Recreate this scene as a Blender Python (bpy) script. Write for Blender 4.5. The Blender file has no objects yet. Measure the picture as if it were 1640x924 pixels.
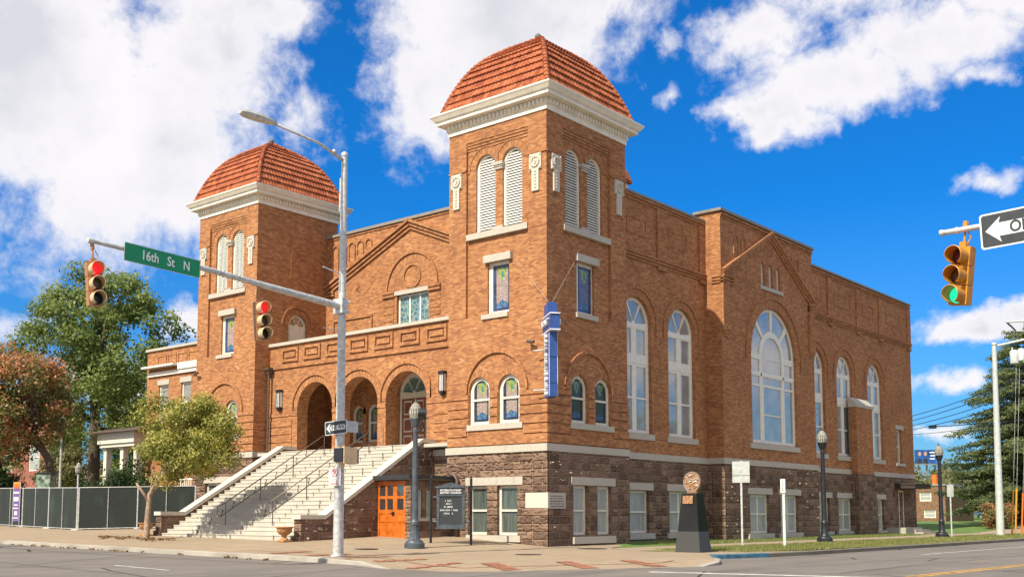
import bpy, math, random
from math import pi, sin, cos, radians as rad
from mathutils import Vector, Matrix
from mathutils.geometry import tessellate_polygon

scene = bpy.context.scene
COL = scene.collection
random.seed(16)

# ------------------------------------------------------------------ camera
CAM = Vector((24.77, -31.81, 1.23))
yaw, pitch = rad(-39.78), rad(5.46)
fwd = Vector((sin(yaw)*cos(pitch), cos(yaw)*cos(pitch), sin(pitch)))
cd = bpy.data.cameras.new('camera')
cam = bpy.data.objects.new('camera', cd); COL.objects.link(cam)
cam.location = CAM
cam.rotation_euler = fwd.to_track_quat('-Z', 'Y').to_euler()
cd.sensor_width = 36.0
cd.lens = 36.0*1732.8/1640.0
cd.shift_y = 196.0/1640.0
cd.clip_start = 0.1; cd.clip_end = 6000
scene.camera = cam

# ------------------------------------------------------------------ light
SUN_EL, SUN_AZ = rad(45.0), rad(0.85)          # sun stands over -Y, a hair towards +X
sd = Vector((sin(SUN_AZ)*cos(SUN_EL), -cos(SUN_AZ)*cos(SUN_EL), sin(SUN_EL)))
sl = bpy.data.lights.new('sun', 'SUN'); sl.energy = 5.0; sl.angle = rad(0.55); sl.color = (1.0, 0.93, 0.75)
so = bpy.data.objects.new('sun', sl); COL.objects.link(so)
so.rotation_euler = (-sd).to_track_quat('-Z', 'Y').to_euler()
scene.view_settings.view_transform = 'Standard'
scene.view_settings.look = 'None'
scene.view_settings.exposure = 0.42
scene.view_settings.gamma = 1.0
scene.cycles.max_bounces = 12; scene.cycles.diffuse_bounces = 7

# ------------------------------------------------------------------ node helper
class NT:
    def __init__(s, tree): s.t = tree; s.n = tree.nodes; s.l = tree.links
    def add(s, typ, **kw):
        nd = s.n.new(typ)
        for k, v in kw.items(): setattr(nd, k, v)
        return nd
    def put(s, sock, v):
        if v is None: return
        if isinstance(v, bpy.types.NodeSocket): s.l.new(v, sock)
        elif isinstance(v, (tuple, list)) and len(v) == 3 and sock.type == 'RGBA': sock.default_value = (*v, 1)
        else: sock.default_value = v
    def math(s, op, a, b=None, c=None, clamp=False):
        nd = s.add('ShaderNodeMath', operation=op, use_clamp=clamp)
        for i, v in enumerate((a, b, c)): s.put(nd.inputs[i], v)
        return nd.outputs[0]
    def vmath(s, op, a, b=None):
        nd = s.add('ShaderNodeVectorMath', operation=op)
        s.put(nd.inputs[0], a)
        if b is not None: s.put(nd.inputs[1], b)
        return nd.outputs['Value'] if op in ('LENGTH', 'DOT_PRODUCT') else nd.outputs[0]
    def mix(s, f, a, b, mode='MIX'):
        nd = s.add('ShaderNodeMix', data_type='RGBA', blend_type=mode)
        s.put(nd.inputs[0], f); s.put(nd.inputs[6], a); s.put(nd.inputs[7], b)
        return nd.outputs[2]
    def ramp(s, f, stops, interp='LINEAR'):
        nd = s.add('ShaderNodeValToRGB'); cr = nd.color_ramp; cr.interpolation = interp
        while len(cr.elements) > 1: cr.elements.remove(cr.elements[-1])
        for i, (p, c) in enumerate(stops):
            e = cr.elements[0] if i == 0 else cr.elements.new(p)
            e.position = p
            if not isinstance(c, (tuple, list)): c = (c, c, c)
            e.color = (*c, 1)
        s.put(nd.inputs[0], f)
        return nd.outputs[0]
    def noise(s, vec=None, scale=5., detail=4., rough=.55, dist=0.):
        nd = s.add('ShaderNodeTexNoise')
        if vec is not None: s.put(nd.inputs['Vector'], vec)
        nd.inputs['Scale'].default_value = scale; nd.inputs['Detail'].default_value = detail
        nd.inputs['Roughness'].default_value = rough; nd.inputs['Distortion'].default_value = dist
        return nd.outputs[0]
    def vor(s, vec=None, scale=5., feature='F1', out='Distance'):
        nd = s.add('ShaderNodeTexVoronoi', feature=feature)
        if vec is not None: s.put(nd.inputs['Vector'], vec)
        nd.inputs['Scale'].default_value = scale
        return nd.outputs[out]
    def coord(s, out='Object'): return s.add('ShaderNodeTexCoord').outputs[out]
    def uv(s): return s.add('ShaderNodeUVMap').outputs[0]
    def map(s, vec, loc=(0, 0, 0), scale=(1, 1, 1), rot=(0, 0, 0)):
        nd = s.add('ShaderNodeMapping'); s.put(nd.inputs[0], vec)
        nd.inputs[1].default_value = loc; nd.inputs[2].default_value = rot; nd.inputs[3].default_value = scale
        return nd.outputs[0]
    def bump(s, h, strength=.5, dist=.02, normal=None):
        nd = s.add('ShaderNodeBump'); s.put(nd.inputs['Height'], h)
        nd.inputs['Strength'].default_value = strength; nd.inputs['Distance'].default_value = dist
        if normal is not None: s.put(nd.inputs['Normal'], normal)
        return nd.outputs[0]

def new_mat(name):
    m = bpy.data.materials.new(name); m.use_nodes = True
    nt = NT(m.node_tree); b = m.node_tree.nodes['Principled BSDF']
    return m, nt, b

def principled(name, color, rough=.6, metal=0., var=.12, vscale=6., bump=0., bscale=40., spec=.5, coords='Object'):
    """plain surface with a little procedural unevenness"""
    m, nt, b = new_mat(name)
    c = nt.coord(coords)
    n = nt.noise(c, vscale, 5)
    lo = tuple(max(0, x*(1-var*1.6)) for x in color); hi = tuple(min(1, x*(1+var)) for x in color)
    nt.put(b.inputs['Base Color'], nt.ramp(n, [(.3, lo), (.7, hi)]))
    nt.put(b.inputs['Roughness'], nt.math('ADD', nt.math('MULTIPLY', n, .2), rough-.1, clamp=True))
    b.inputs['Metallic'].default_value = metal
    b.inputs['Specular IOR Level'].default_value = spec
    if bump: nt.put(b.inputs['Normal'], nt.bump(nt.noise(c, bscale, 3), bump, .01))
    return m

# ------------------------------------------------------------------ sky with clouds
def build_world():
    w = bpy.data.worlds.new('World'); scene.world = w; w.use_nodes = True
    nt = NT(w.node_tree)
    bg = w.node_tree.nodes['Background']
    sky = nt.add('ShaderNodeTexSky', sky_type='NISHITA')
    sky.sun_disc = False; sky.sun_elevation = SUN_EL; sky.sun_rotation = pi - SUN_AZ
    sky.air_density = 1.0; sky.dust_density = 1.2; sky.ozone_density = 2.0
    d = nt.coord('Generated')
    sep = nt.add('ShaderNodeSeparateXYZ'); nt.put(sep.inputs[0], d)
    az = nt.math('MULTIPLY', nt.math('ARCTAN2', sep.outputs[0], sep.outputs[1]), 57.2958)
    el = nt.math('MULTIPLY', nt.math('ARCSINE', sep.outputs[2]), 57.2958)
    tint = nt.mix(nt.math('DIVIDE', el, 16., clamp=True), (.40, .80, 1.25), (.055, .67, 1.36))
    skyc = nt.mix(1.0, sky.outputs[0], tint, 'MULTIPLY')
    cmb = nt.add('ShaderNodeCombineXYZ'); nt.put(cmb.inputs[0], az); nt.put(cmb.inputs[1], el)
    p = cmb.outputs[0]
    n1 = nt.noise(p, .16, 9, .58, .5)
    n2 = nt.noise(p, .75, 8, .66, .35)
    blobs = [(-65, 21.5, 10.2, 8.3, 1.15), (-60, 18, 8.8, 6.9, 1.1), (-57, 22.5, 6.5, 5.5, .9), (-53, 25.5, 4.2, 2.4, .75), (-54.3, 22.5, 2.2, 2.2, .5), (-51, 20.3, 1.8, 2.5, .42),
             (-70, 19, 8, 9, 1.), (-40.5, 25.5, 8.6, 5.6, 1.2), (-44.6, 21.8, 3.6, 4.0, .9), (-47, 22.6, 1.6, 2.4, .4), (-37, 28, 8, 5, 1.), (-31.2, 24.3, .9, 1.5, .35),
             (-21.5, 21.7, 6.4, 2.3, 1.0), (-25, 20.2, 2.9, 2.0, .95), (-18, 23, 6.5, 2.3, 1.), (-13, 24.6, 6, 2.3, 1.0), (-26.5, 24.2, 4.6, 1.6, .72), (-22, 25.6, 6, 2.2, .75),
             (-27.6, 20.6, 1.3, .8, .55), (-31.3, 21.3, .9, .6, .42), (-15.6, 20.9, 1.7, .9, .55), (-15.4, 16.0, 1.9, .7, .55),
             (-16.0, 9.1, 3.2, 1.25, 1.0), (-13.5, 9.3, 3, 1.0, .8), (-17.0, 6.6, 2.6, .9, .75), (-18.2, 4.0, 2.0, .7, .75), (-13, 5.6, 3, .7, .6), (-56.3, 9.6, 2.6, 1.7, .9), (-60, 6.5, 6, 1.6, .6),
             (-66, 9, 3, .8, .35), (38, 20, 16, 6, .9), (52, 9, 14, 4, .95), (28, 8, 9, 2.2, .8), (75, 25, 20, 9, .9), (10, 28, 12, 5, .8),
             (140, 25, 60, 30, 2.), (-140, 28, 50, 28, 2.), (-98, 24, 20, 14, 1.4), (95, 42, 50, 26, 2.), (-60, 62, 70, 18, 1.8), (60, 70, 110, 18, 2.), (170, 60, 80, 28, 2.), (-170, 60, 60, 28, 2.), (60, 38, 26, 12, 1.3)]  # clouds outside the view, added to raise and whiten the fill light
    wn_ = nt.add('ShaderNodeTexNoise'); nt.put(wn_.inputs['Vector'], p); wn_.inputs['Scale'].default_value = .55; wn_.inputs['Detail'].default_value = 6
    pw = nt.vmath('ADD', p, nt.vmath('MULTIPLY', nt.vmath('SUBTRACT', wn_.outputs[1], (.5, .5, .5)), (4.2, 2.4, 0)))
    acc = None
    for a0, e0, ra, re, wt in blobs:
        v = nt.vmath('SUBTRACT', pw, (a0, e0, 0)); v = nt.vmath('DIVIDE', v, (ra, re, 1))
        val = nt.math('MULTIPLY_ADD', nt.vmath('LENGTH', v), -wt, wt)
        acc = val if acc is None else nt.math('MAXIMUM', acc, val)
    nn = nt.math('ADD', nt.math('MULTIPLY', nt.math('SUBTRACT', n1, .5), 1.45), nt.math('MULTIPLY', nt.math('SUBTRACT', n2, .5), .62))
    nn = nt.math('ADD', nn, nt.math('MULTIPLY', nt.math('SUBTRACT', nt.noise(p, 2.3, 7, .66, .3), .5), .26))
    dens = nt.math('ADD', acc, nn)
    mr = nt.add('ShaderNodeMapRange', interpolation_type='SMOOTHSTEP'); nt.put(mr.inputs[0], dens)
    mr.inputs[1].default_value = -.08; mr.inputs[2].default_value = .56
    alpha = nt.math('MULTIPLY', mr.outputs[0], .97)
    # the thick middle of a cloud is greyer, its rim whiter
    n3 = nt.noise(nt.map(p, loc=(3, 11, 0)), .13, 4, .5)
    c1 = nt.math('MULTIPLY', nt.math('SUBTRACT', dens, .38, clamp=True), 1.6, clamp=True)
    c2 = nt.math('MULTIPLY', nt.math('SUBTRACT', n3, .36, clamp=True), 4.2, clamp=True)
    cc = nt.mix(nt.math('MULTIPLY', c1, c2), (.97, .975, .98), (.70, .73, .78))
    br = nt.mix(1.0, cc, (8.5, 8.2, 8.25), 'MULTIPLY')
    br.node.clamp_result = False
    col = nt.mix(alpha, skyc, br)
    nt.put(bg.inputs[0], col)
    bg.inputs[1].default_value = .092
build_world()

# ------------------------------------------------------------------ mesh helper
class MB:
    def __init__(s): s.v = []; s.f = []; s.uv = []; s.attr = []
    def face(s, pts, uv=None):
        i = len(s.v); s.v.extend([tuple(p) for p in pts]); s.f.append(tuple(range(i, i+len(pts)))); s.uv.append(uv)
    def box(s, x0, x1, y0, y1, z0, z1):
        P = [(x, y, z) for z in (z0, z1) for y in (y0, y1) for x in (x0, x1)]
        for q in ((0, 2, 3, 1), (4, 5, 7, 6), (0, 1, 5, 4), (2, 6, 7, 3), (0, 4, 6, 2), (1, 3, 7, 5)): s.face([P[k] for k in q])
    def obox(s, M, x0, x1, y0, y1, z0, z1):
        i = len(s.f); s.box(x0, x1, y0, y1, z0, z1)
        for k in range(len(s.v)-24, len(s.v)): s.v[k] = tuple(M @ Vector(s.v[k]))
    def loft(s, rings, close=True, caps=(False, False), smooth=False):
        """rings of equal length; shared vertices so that smooth shading works"""
        b = len(s.v); n = len(rings[0])
        for r in rings: s.v.extend([tuple(p) for p in r])
        for i in range(len(rings)-1):
            for j in range(n if close else n-1):
                k = (j+1) % n
                s.f.append((b+i*n+j, b+i*n+k, b+(i+1)*n+k, b+(i+1)*n+j)); s.uv.append(None)
        if caps[0]: s.f.append(tuple(b+j for j in reversed(range(n)))); s.uv.append(None)
        if caps[1]: s.f.append(tuple(b+(len(rings)-1)*n+j for j in range(n))); s.uv.append(None)
    def tube(s, pts, r, n=8, caps=True):
        pts = [Vector(p) for p in pts]
        rs = r if isinstance(r, (list, tuple)) else [r]*len(pts)
        rings = []; ref = None
        for i, p in enumerate(pts):
            t = (pts[min(i+1, len(pts)-1)]-pts[max(i-1, 0)])
            if t.length < 1e-9: t = Vector((0, 0, 1))
            t.normalize()
            if ref is None: ref = Vector((0, 0, 1)) if abs(t.z) < .9 else Vector((1, 0, 0))
            a = t.cross(ref); a.normalize(); b = a.cross(t); b.normalize(); ref = b
            rings.append([p+(a*cos(2*pi*k/n)+b*sin(2*pi*k/n))*rs[i] for k in range(n)])
        s.loft(rings, True, (caps, caps))
    def lathe(s, prof, c=(0, 0, 0), n=16, caps=(True, True), flute=None):
        rings = []
        for r, z in prof:
            rings.append([(c[0]+r*cos(2*pi*k/n), c[1]+r*sin(2*pi*k/n), c[2]+z) for k in range(n)])
        s.loft(rings, True, caps)
    def build(s, name, mat, parent=None, smooth=False, loc=None, bev=0., label=None, sharp=None):
        me = bpy.data.meshes.new(name); me.from_pydata(s.v, [], s.f)
        ul = me.uv_layers.new(name='UVMap')
        data = []
        me.calc_loop_triangles()
        for pi_, poly in enumerate(me.polygons):
            uv = s.uv[pi_]
            if uv is not None:
                for q in uv: data.extend(q)
            else:
                nx, ny, nz = (abs(c) for c in poly.normal)
                for vi in poly.vertices:
                    x, y, z = me.vertices[vi].co
                    if nz > .8: data.extend((x, y))
                    elif nx > ny: data.extend((y, z))
                    else: data.extend((x, z))
        ul.data.foreach_set('uv', data)
        for m in (mat if isinstance(mat, (list, tuple)) else [mat]): me.materials.append(m)
        if smooth: me.polygons.foreach_set('use_smooth', [True]*len(me.polygons))
        me.update()
        o = bpy.data.objects.new(name, me); COL.objects.link(o)
        if smooth and sharp is not None:
            try: me.set_sharp_from_angle(angle=rad(sharp))
            except Exception: pass
        if parent is not None: o.parent = parent
        if loc is not None: o.location = loc
        if bev:
            bm = o.modifiers.new('bevel', 'BEVEL'); bm.width = bev; bm.segments = 2; bm.limit_method = 'ANGLE'; bm.angle_limit = rad(40)
        if label: o['label'] = label
        return o

def tag(o, label, cat, group=None):
    o['label'] = label; o['category'] = cat
    if group: o['group'] = group
    return o
def thing(name, label, cat, loc=(0, 0, 0), rz=0., group=None):
    o = bpy.data.objects.new(name, None); COL.objects.link(o); o.location = loc; o.rotation_euler = (0, 0, rz)
    o.empty_display_size = .3
    return tag(o, label, cat, group)
def struct(o, kind='structure'): o['kind'] = kind; return o
def copy_tree(o, parent=None):
    c = o.copy(); COL.objects.link(c); c.parent = parent
    for ch in [x for x in bpy.data.objects if x.parent == o]: copy_tree(ch, c)
    return c

# facade frames: (u along the wall, z up, d depth into the wall) -> xyz
class Front:
    def __init__(s, y, fu=None, fz=None):
        s.y = y; s.fu = fu or (lambda u: u); s.fz = fz or (lambda z: z)
    def P(s, u, z, d=0.): return (s.fu(u), s.y+d, s.fz(z))
class Side:
    def __init__(s, x, sgn=1): s.x = x; s.g = sgn
    def P(s, u, z, d=0.): return (s.x-d*s.g, u, z)

def rect(u0, u1, z0, z1): return [(u0, z0), (u1, z0), (u1, z1), (u0, z1)]
def archp(u0, u1, z0, ztop, n=16, rz=None):
    """opening with a round head"""
    uc, r = (u0+u1)/2, (u1-u0)/2; rz = rz or r; zs = ztop-rz
    return [(u0, z0), (u1, z0)] + [(uc+r*cos(a), zs+rz*sin(a)) for a in [pi*k/n for k in range(n+1)]]
def circ(uc, zc, r, n=24): return [(uc+r*cos(2*pi*k/n), zc+r*sin(2*pi*k/n)) for k in range(n)]
def sector(uc, zc, ri, ro, a0, a1, n=6):
    o = [(uc+ro*cos(a0+(a1-a0)*k/n), zc+ro*sin(a0+(a1-a0)*k/n)) for k in range(n+1)]
    if ri <= 0: return [(uc, zc)]+o
    return o+[(uc+ri*cos(a1-(a1-a0)*k/n), zc+ri*sin(a1-(a1-a0)*k/n)) for k in range(n+1)]

def wall(mb, fr, outline, holes=(), d=0., reveal=0., edge=0.):
    loops = [[Vector((u, z, 0)) for u, z in outline]]+[[Vector((u, z, 0)) for u, z in h] for h in holes]
    flat = [p for L in loops for p in L]
    for t in tessellate_polygon(loops):
        a, b, c = (flat[k] for k in t)
        if (b-a).cross(c-a).length < 1e-9: continue
        if (b-a).cross(c-a).z < 0: b, c = c, b
        mb.face([fr.P(p.x, p.y, d) for p in (a, b, c)])
    for L, dep in [(outline, edge)]+[(h, reveal) for h in holes]:
        if dep:
            for i in range(len(L)):
                a, b = L[i], L[(i+1) % len(L)]
                if abs(a[0]-b[0])+abs(a[1]-b[1]) < 1e-6: continue
                mb.face([fr.P(*a, d), fr.P(*b, d), fr.P(*b, d+dep), fr.P(*a, d+dep)])
def fbox(mb, fr, u0, u1, z0, z1, d0, d1):
    p = [fr.P(u, z, d) for d in (d0, d1) for z in (z0, z1) for u in (u0, u1)]
    for q in ((0, 1, 3, 2), (4, 6, 7, 5), (0, 4, 5, 1), (2, 3, 7, 6), (0, 2, 6, 4), (1, 5, 7, 3)): mb.face([p[k] for k in q])
def ring(mb, fr, uc, zs, ri, ro, d0, d1, a0=0., a1=pi, n=24, clip=None):
    """flat arch ring with radial brick uvs"""
    def Q(a, r, d):
        u = uc+r*cos(a)
        if clip: u = min(max(u, clip[0]), clip[1])
        return fr.P(u, zs+r*sin(a), d)
    rm = (ri+ro)/2
    for k in range(n):
        a, b = a0+(a1-a0)*k/n, a0+(a1-a0)*(k+1)/n
        mb.face([Q(a, ri, d0), Q(a, ro, d0), Q(b, ro, d0), Q(b, ri, d0)], [(ri, a*rm), (ro, a*rm), (ro, b*rm), (ri, b*rm)])
        mb.face([Q(a, ro, d0), Q(a, ro, d1), Q(b, ro, d1), Q(b, ro, d0)])
        mb.face([Q(b, ri, d0), Q(b, ri, d1), Q(a, ri, d1), Q(a, ri, d0)])
    for a in (a0, a1): mb.face([Q(a, ri, d0), Q(a, ri, d1), Q(a, ro, d1), Q(a, ro, d0)])
def strip(mb, fr, pts, w, d0, d1):
    """bar of width w along a polyline in the facade plane"""
    for a, b in zip(pts, pts[1:]):
        L = math.hypot(b[0]-a[0], b[1]-a[1]); nu, nz = -(b[1]-a[1])/L*w/2, (b[0]-a[0])/L*w/2
        q = [(a[0]-nu, a[1]-nz), (b[0]-nu, b[1]-nz), (b[0]+nu, b[1]+nz), (a[0]+nu, a[1]+nz)]
        wall(mb, fr, q, (), d0, 0, d1-d0)

def text(name, body, mat, parent, size, M, extrude=.004, align='CENTER', sx=1., bold=0.):
    cu = bpy.data.curves.new(name, 'FONT'); cu.body = body; cu.size = size; cu.extrude = extrude
    cu.align_x = align; cu.align_y = 'CENTER'; cu.offset = bold; cu.resolution_u = 3
    t = bpy.data.objects.new(name, cu); COL.objects.link(t)
    bpy.context.view_layer.update()
    me = bpy.data.meshes.new_from_object(t.evaluated_get(bpy.context.evaluated_depsgraph_get()))
    bpy.data.objects.remove(t)
    me.transform(M @ Matrix.Diagonal((sx, 1, 1, 1)))
    me.materials.clear(); me.materials.append(mat)
    o = bpy.data.objects.new(name, me); COL.objects.link(o); o.parent = parent
    return o
def facing(loc, normal, up=(0, 0, 1)):
    """matrix whose +Z is `normal` and +Y is up: for flat lettering"""
    z = Vector(normal).normalized(); y = Vector(up); x = y.cross(z).normalized(); y = z.cross(x)
    M = Matrix.Identity(4)
    for i in range(3): M[i][0], M[i][1], M[i][2], M[i][3] = x[i], y[i], z[i], loc[i]
    return M
# ------------------------------------------------------------------ materials
def brick_mat(name, stops, mortar, bw=.215, bh=.068, ms=.006, tone=1.):
    m, nt, b = new_mat(name)
    uv = nt.uv()
    bt = nt.add('ShaderNodeTexBrick'); nt.put(bt.inputs['Vector'], uv)
    bt.offset = .5
    bt.inputs['Color1'].default_value = (0, 0, 0, 1); bt.inputs['Color2'].default_value = (1, 1, 1, 1); bt.inputs['Mortar'].default_value = (.5, .5, .5, 1)
    bt.inputs['Scale'].default_value = 1.; bt.inputs['Mortar Size'].default_value = ms; bt.inputs['Mortar Smooth'].default_value = .25
    bt.inputs['Bias'].default_value = 0.; bt.inputs['Brick Width'].default_value = bw; bt.inputs['Row Height'].default_value = bh
    big = nt.noise(uv, .45, 5, .6)
    mid = nt.noise(nt.map(uv, scale=(1, 3, 1)), 1.7, 4, .6)
    f = nt.math('ADD', nt.math('MULTIPLY', bt.outputs[0], .56), nt.math('MULTIPLY', mid, .44))
    f = nt.math('ADD', f, nt.math('MULTIPLY', nt.math('SUBTRACT', big, .5), .48))
    c = nt.ramp(f, stops)
    # soot and weather streaks run down the wall
    st = nt.noise(nt.map(uv, scale=(2.2, .22, 1)), 1.2, 5, .65)
    c = nt.mix(nt.math('MULTIPLY', nt.math('SUBTRACT', st, .53, clamp=True), 1.9, clamp=True), c, (.13, .068, .048))
    c = nt.mix(nt.math('MULTIPLY', bt.outputs[1], .55), c, mortar)
    nt.put(b.inputs['Base Color'], c); b.inputs['Roughness'].default_value = .88; b.inputs['Specular IOR Level'].default_value = .25
    h = nt.math('ADD', nt.math('MULTIPLY', bt.outputs[1], -1.), nt.math('MULTIPLY', nt.noise(uv, 30, 3), .5))
    h = nt.math('ADD', h, nt.math('MULTIPLY', bt.outputs[0], .35))
    nt.put(b.inputs['Normal'], nt.bump(h, .32, .008))
    return m
BRICK = brick_mat('tan_orange_brick', [(.02, (.13, .050, .028)), (.24, (.262, .106, .050)), (.5, (.368, .157, .067)), (.74, (.455, .210, .090)), (.99, (.58, .35, .19))], (.33, .19, .10))
REDBRICK = brick_mat('old_red_brick', [(.1, (.16, .05, .04)), (.5, (.30, .09, .07)), (.95, (.40, .15, .11))], (.34, .27, .23))

def stone_mat():
    m, nt, b = new_mat('rock_faced_brownstone')
    uv = nt.uv()
    bt = nt.add('ShaderNodeTexBrick'); nt.put(bt.inputs['Vector'], uv)
    bt.offset = .42; bt.squash = .72; bt.squash_frequency = 2
    bt.inputs['Color1'].default_value = (0, 0, 0, 1); bt.inputs['Color2'].default_value = (1, 1, 1, 1); bt.inputs['Mortar'].default_value = (.5, .5, .5, 1)
    bt.inputs['Scale'].default_value = 1.; bt.inputs['Mortar Size'].default_value = .011; bt.inputs['Mortar Smooth'].default_value = .35
    bt.inputs['Brick Width'].default_value = .66; bt.inputs['Row Height'].default_value = .292
    n = nt.noise(uv, 3.2, 6, .65); n2 = nt.noise(nt.map(uv, loc=(7, 3, 0)), .6, 5, .6)
    f = nt.math('ADD', nt.math('MULTIPLY', bt.outputs[0], .55), nt.math('MULTIPLY', n, .45))
    c = nt.ramp(f, [(.15, (.095, .060, .046)), (.45, (.180, .114, .083)), (.7, (.25, .158, .115)), (.95, (.33, .215, .16))])
    c = nt.mix(nt.math('MULTIPLY', nt.math('SUBTRACT', n2, .57, clamp=True), 3.2, clamp=True), c, (.028, .022, .020))
    c = nt.mix(nt.math('MULTIPLY', bt.outputs[1], .9), c, (.36, .245, .17))
    nt.put(b.inputs['Base Color'], c); b.inputs['Roughness'].default_value = .9; b.inputs['Specular IOR Level'].default_value = .2
    b2 = nt.add('ShaderNodeTexBrick'); nt.put(b2.inputs['Vector'], uv); b2.offset = .42; b2.squash = .72; b2.squash_frequency = 2
    for k_, v_ in (('Scale', 1.), ('Mortar Size', .06), ('Mortar Smooth', 1.), ('Brick Width', .66), ('Row Height', .292)): b2.inputs[k_].default_value = v_
    # pillowed faces, broken chips, deep joints
    chips = nt.vor(nt.map(uv, scale=(1, 1.5, 1)), 6.5, 'SMOOTH_F1')
    h = nt.math('ADD', nt.math('MULTIPLY', n, 1.0), nt.math('MULTIPLY', chips, 1.0))
    h = nt.math('ADD', h, nt.math('MULTIPLY', bt.outputs[0], .25))
    h = nt.math('SUBTRACT', h, nt.math('MULTIPLY', b2.outputs[1], .55))
    nt.put(b.inputs['Normal'], nt.bump(h, 1., .10))
    return m
STONE = stone_mat()

def limestone(name='pale_limestone', base=(.50, .455, .39), dark=(.12, .11, .10), amt=2.4, th=.58):
    m, nt, b = new_mat(name)
    c = nt.coord('Object')
    n = nt.noise(c, 1.1, 8, .65); n2 = nt.noise(c, 14, 4)
    base2 = tuple(x*.80 for x in base)
    col = nt.ramp(n2, [(.3, base2), (.7, base)])
    st = nt.noise(nt.map(c, scale=(1.6, 1.6, .7)), 1.4, 7, .7)
    col = nt.mix(nt.math('MULTIPLY', nt.math('SUBTRACT', st, th, clamp=True), amt, clamp=True), col, dark)
    nt.put(b.inputs['Base Color'], col); b.inputs['Roughness'].default_value = .8
    nt.put(b.inputs['Normal'], nt.bump(n2, .18, .01))
    return m
LIME = limestone()
PALECHIP = limestone('pale_chip_stone', (.46, .36, .29), (.20, .14, .11), 2., .5)  # paler stone for chips on the tower side, transept and stair cheek
COPING = limestone('weathered_coping', (.27, .24, .205), (.09, .08, .07), 2.2, .5)
LIMECLEAN = limestone('clean_limestone', (.60, .55, .475), (.25, .22, .19), 1.6, .58)
WHITE = principled('white_paint', (.80, .76, .68), .5, var=.07, bump=.05)
TRIM = principled('aged_cream_paint', (.70, .66, .56), .55, var=.08)
CORN = principled('cornice_cream_paint', (.80, .74, .63), .55, var=.08, vscale=2.5)
SILVERROOF = principled('roof_metal', (.30, .29, .28), .45, .3, var=.2)
DARKROOF = principled('tar_roof', (.06, .058, .055), .9)
INNER = principled('shadowed_interior', (.055, .045, .038), .95, var=.3)
CEIL = principled('porch_plaster', (.74, .68, .58), .85)

def tile_mat():
    m, nt, b = new_mat('clay_roof_tile')
    c = nt.coord('Object')
    n = nt.noise(c, 5.5, 5, .6); n2 = nt.noise(nt.map(c, scale=(1, 1, .6)), 1.3, 6, .7)
    wn = nt.add('ShaderNodeTexWhiteNoise'); wn.noise_dimensions = '3D'
    nt.put(wn.inputs[0], nt.vmath('FLOOR', nt.vmath('MULTIPLY', c, (4.3, 4.3, 2.7))))
    f = nt.math('ADD', nt.math('MULTIPLY', n, .45), nt.math('ADD', nt.math('MULTIPLY', n2, .25), nt.math('MULTIPLY', wn.outputs[0], .36)))
    nt.put(b.inputs['Base Color'], nt.ramp(f, [(.22, (.15, .034, .018)), (.45, (.30, .088, .044)), (.68, (.40, .132, .062)), (.92, (.46, .22, .13))]))
    b.inputs['Roughness'].default_value = .85; b.inputs['Specular IOR Level'].default_value = .15
    nt.put(b.inputs['Normal'], nt.bump(n, .35, .03))
    return m
TILE = tile_mat()

def asphalt_mat():
    m, nt, b = new_mat('worn_asphalt')
    c = nt.coord('Object')
    n = nt.noise(c, 260, 2); n2 = nt.noise(nt.map(c, scale=(1, .12, 1)), .9, 6, .6); n3 = nt.noise(c, .35, 5, .6)
    n4 = nt.vor(c, 170)
    base = nt.ramp(n, [(.25, (.105, .090, .080)), (.55, (.185, .160, .142)), (.8, (.285, .25, .222))])
    base = nt.mix(nt.math('MULTIPLY', nt.math('SUBTRACT', n2, .47, clamp=True), 2.6, clamp=True), base, (.085, .074, .067))
    base = nt.mix(nt.math('MULTIPLY', nt.math('SUBTRACT', n3, .48, clamp=True), 2.0, clamp=True), base, (.23, .195, .165))
    # tar-sealed cracks
    ck = nt.vor(nt.vmath('ADD', nt.map(c, scale=(.16, .16, 1)), nt.vmath('MULTIPLY', nt.add('ShaderNodeTexNoise').outputs[1], (.35, .35, 0))), 1.0, 'DISTANCE_TO_EDGE')
    base = nt.mix(nt.math('LESS_THAN', ck, .0055), base, (.03, .03, .03))
    nt.put(b.inputs['Base Color'], base); b.inputs['Roughness'].default_value = .85
    nt.put(b.inputs['Normal'], nt.bump(nt.math('ADD', n, n4), .5, .006))
    return m
ASPHALT = asphalt_mat()

def concrete_mat(name, base, joint=1.52, tint=(.36, .25, .15), amt=1.3):
    m, nt, b = new_mat(name)
    c = nt.coord('Object')
    n = nt.noise(c, .55, 7, .62); n2 = nt.noise(c, 60, 3); n3 = nt.noise(nt.map(c, loc=(5, 2, 0)), 2.3, 6, .65)
    dk = tuple(x*.72 for x in base)
    col = nt.ramp(nt.math('ADD', nt.math('MULTIPLY', n2, .4), nt.math('MULTIPLY', n3, .6)), [(.3, dk), (.7, base)])
    col = nt.mix(nt.math('MULTIPLY', nt.math('SUBTRACT', n, .46, clamp=True), amt, clamp=True), col, tint)
    if joint:
        bt = nt.add('ShaderNodeTexBrick'); nt.put(bt.inputs['Vector'], c); bt.offset = 0.
        bt.inputs['Scale'].default_value = 1.; bt.inputs['Brick Width'].default_value = joint; bt.inputs['Row Height'].default_value = joint
        bt.inputs['Mortar Size'].default_value = .012; bt.inputs['Mortar Smooth'].default_value = .2
        bt.inputs['Color1'].default_value = (.92, .92, .92, 1); bt.inputs['Color2'].default_value = (1, 1, 1, 1)
        col = nt.mix(1., col, bt.outputs[0], 'MULTIPLY')
        col = nt.mix(nt.math('MULTIPLY', bt.outputs[1], .75), col, tuple(x*.35 for x in base))
    nt.put(b.inputs['Base Color'], col); b.inputs['Roughness'].default_value = .85
    nt.put(b.inputs['Normal'], nt.bump(n2, .2, .004))
    return m
WALK = concrete_mat('sidewalk_concrete', (.375, .285, .195), 1.52)
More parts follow.
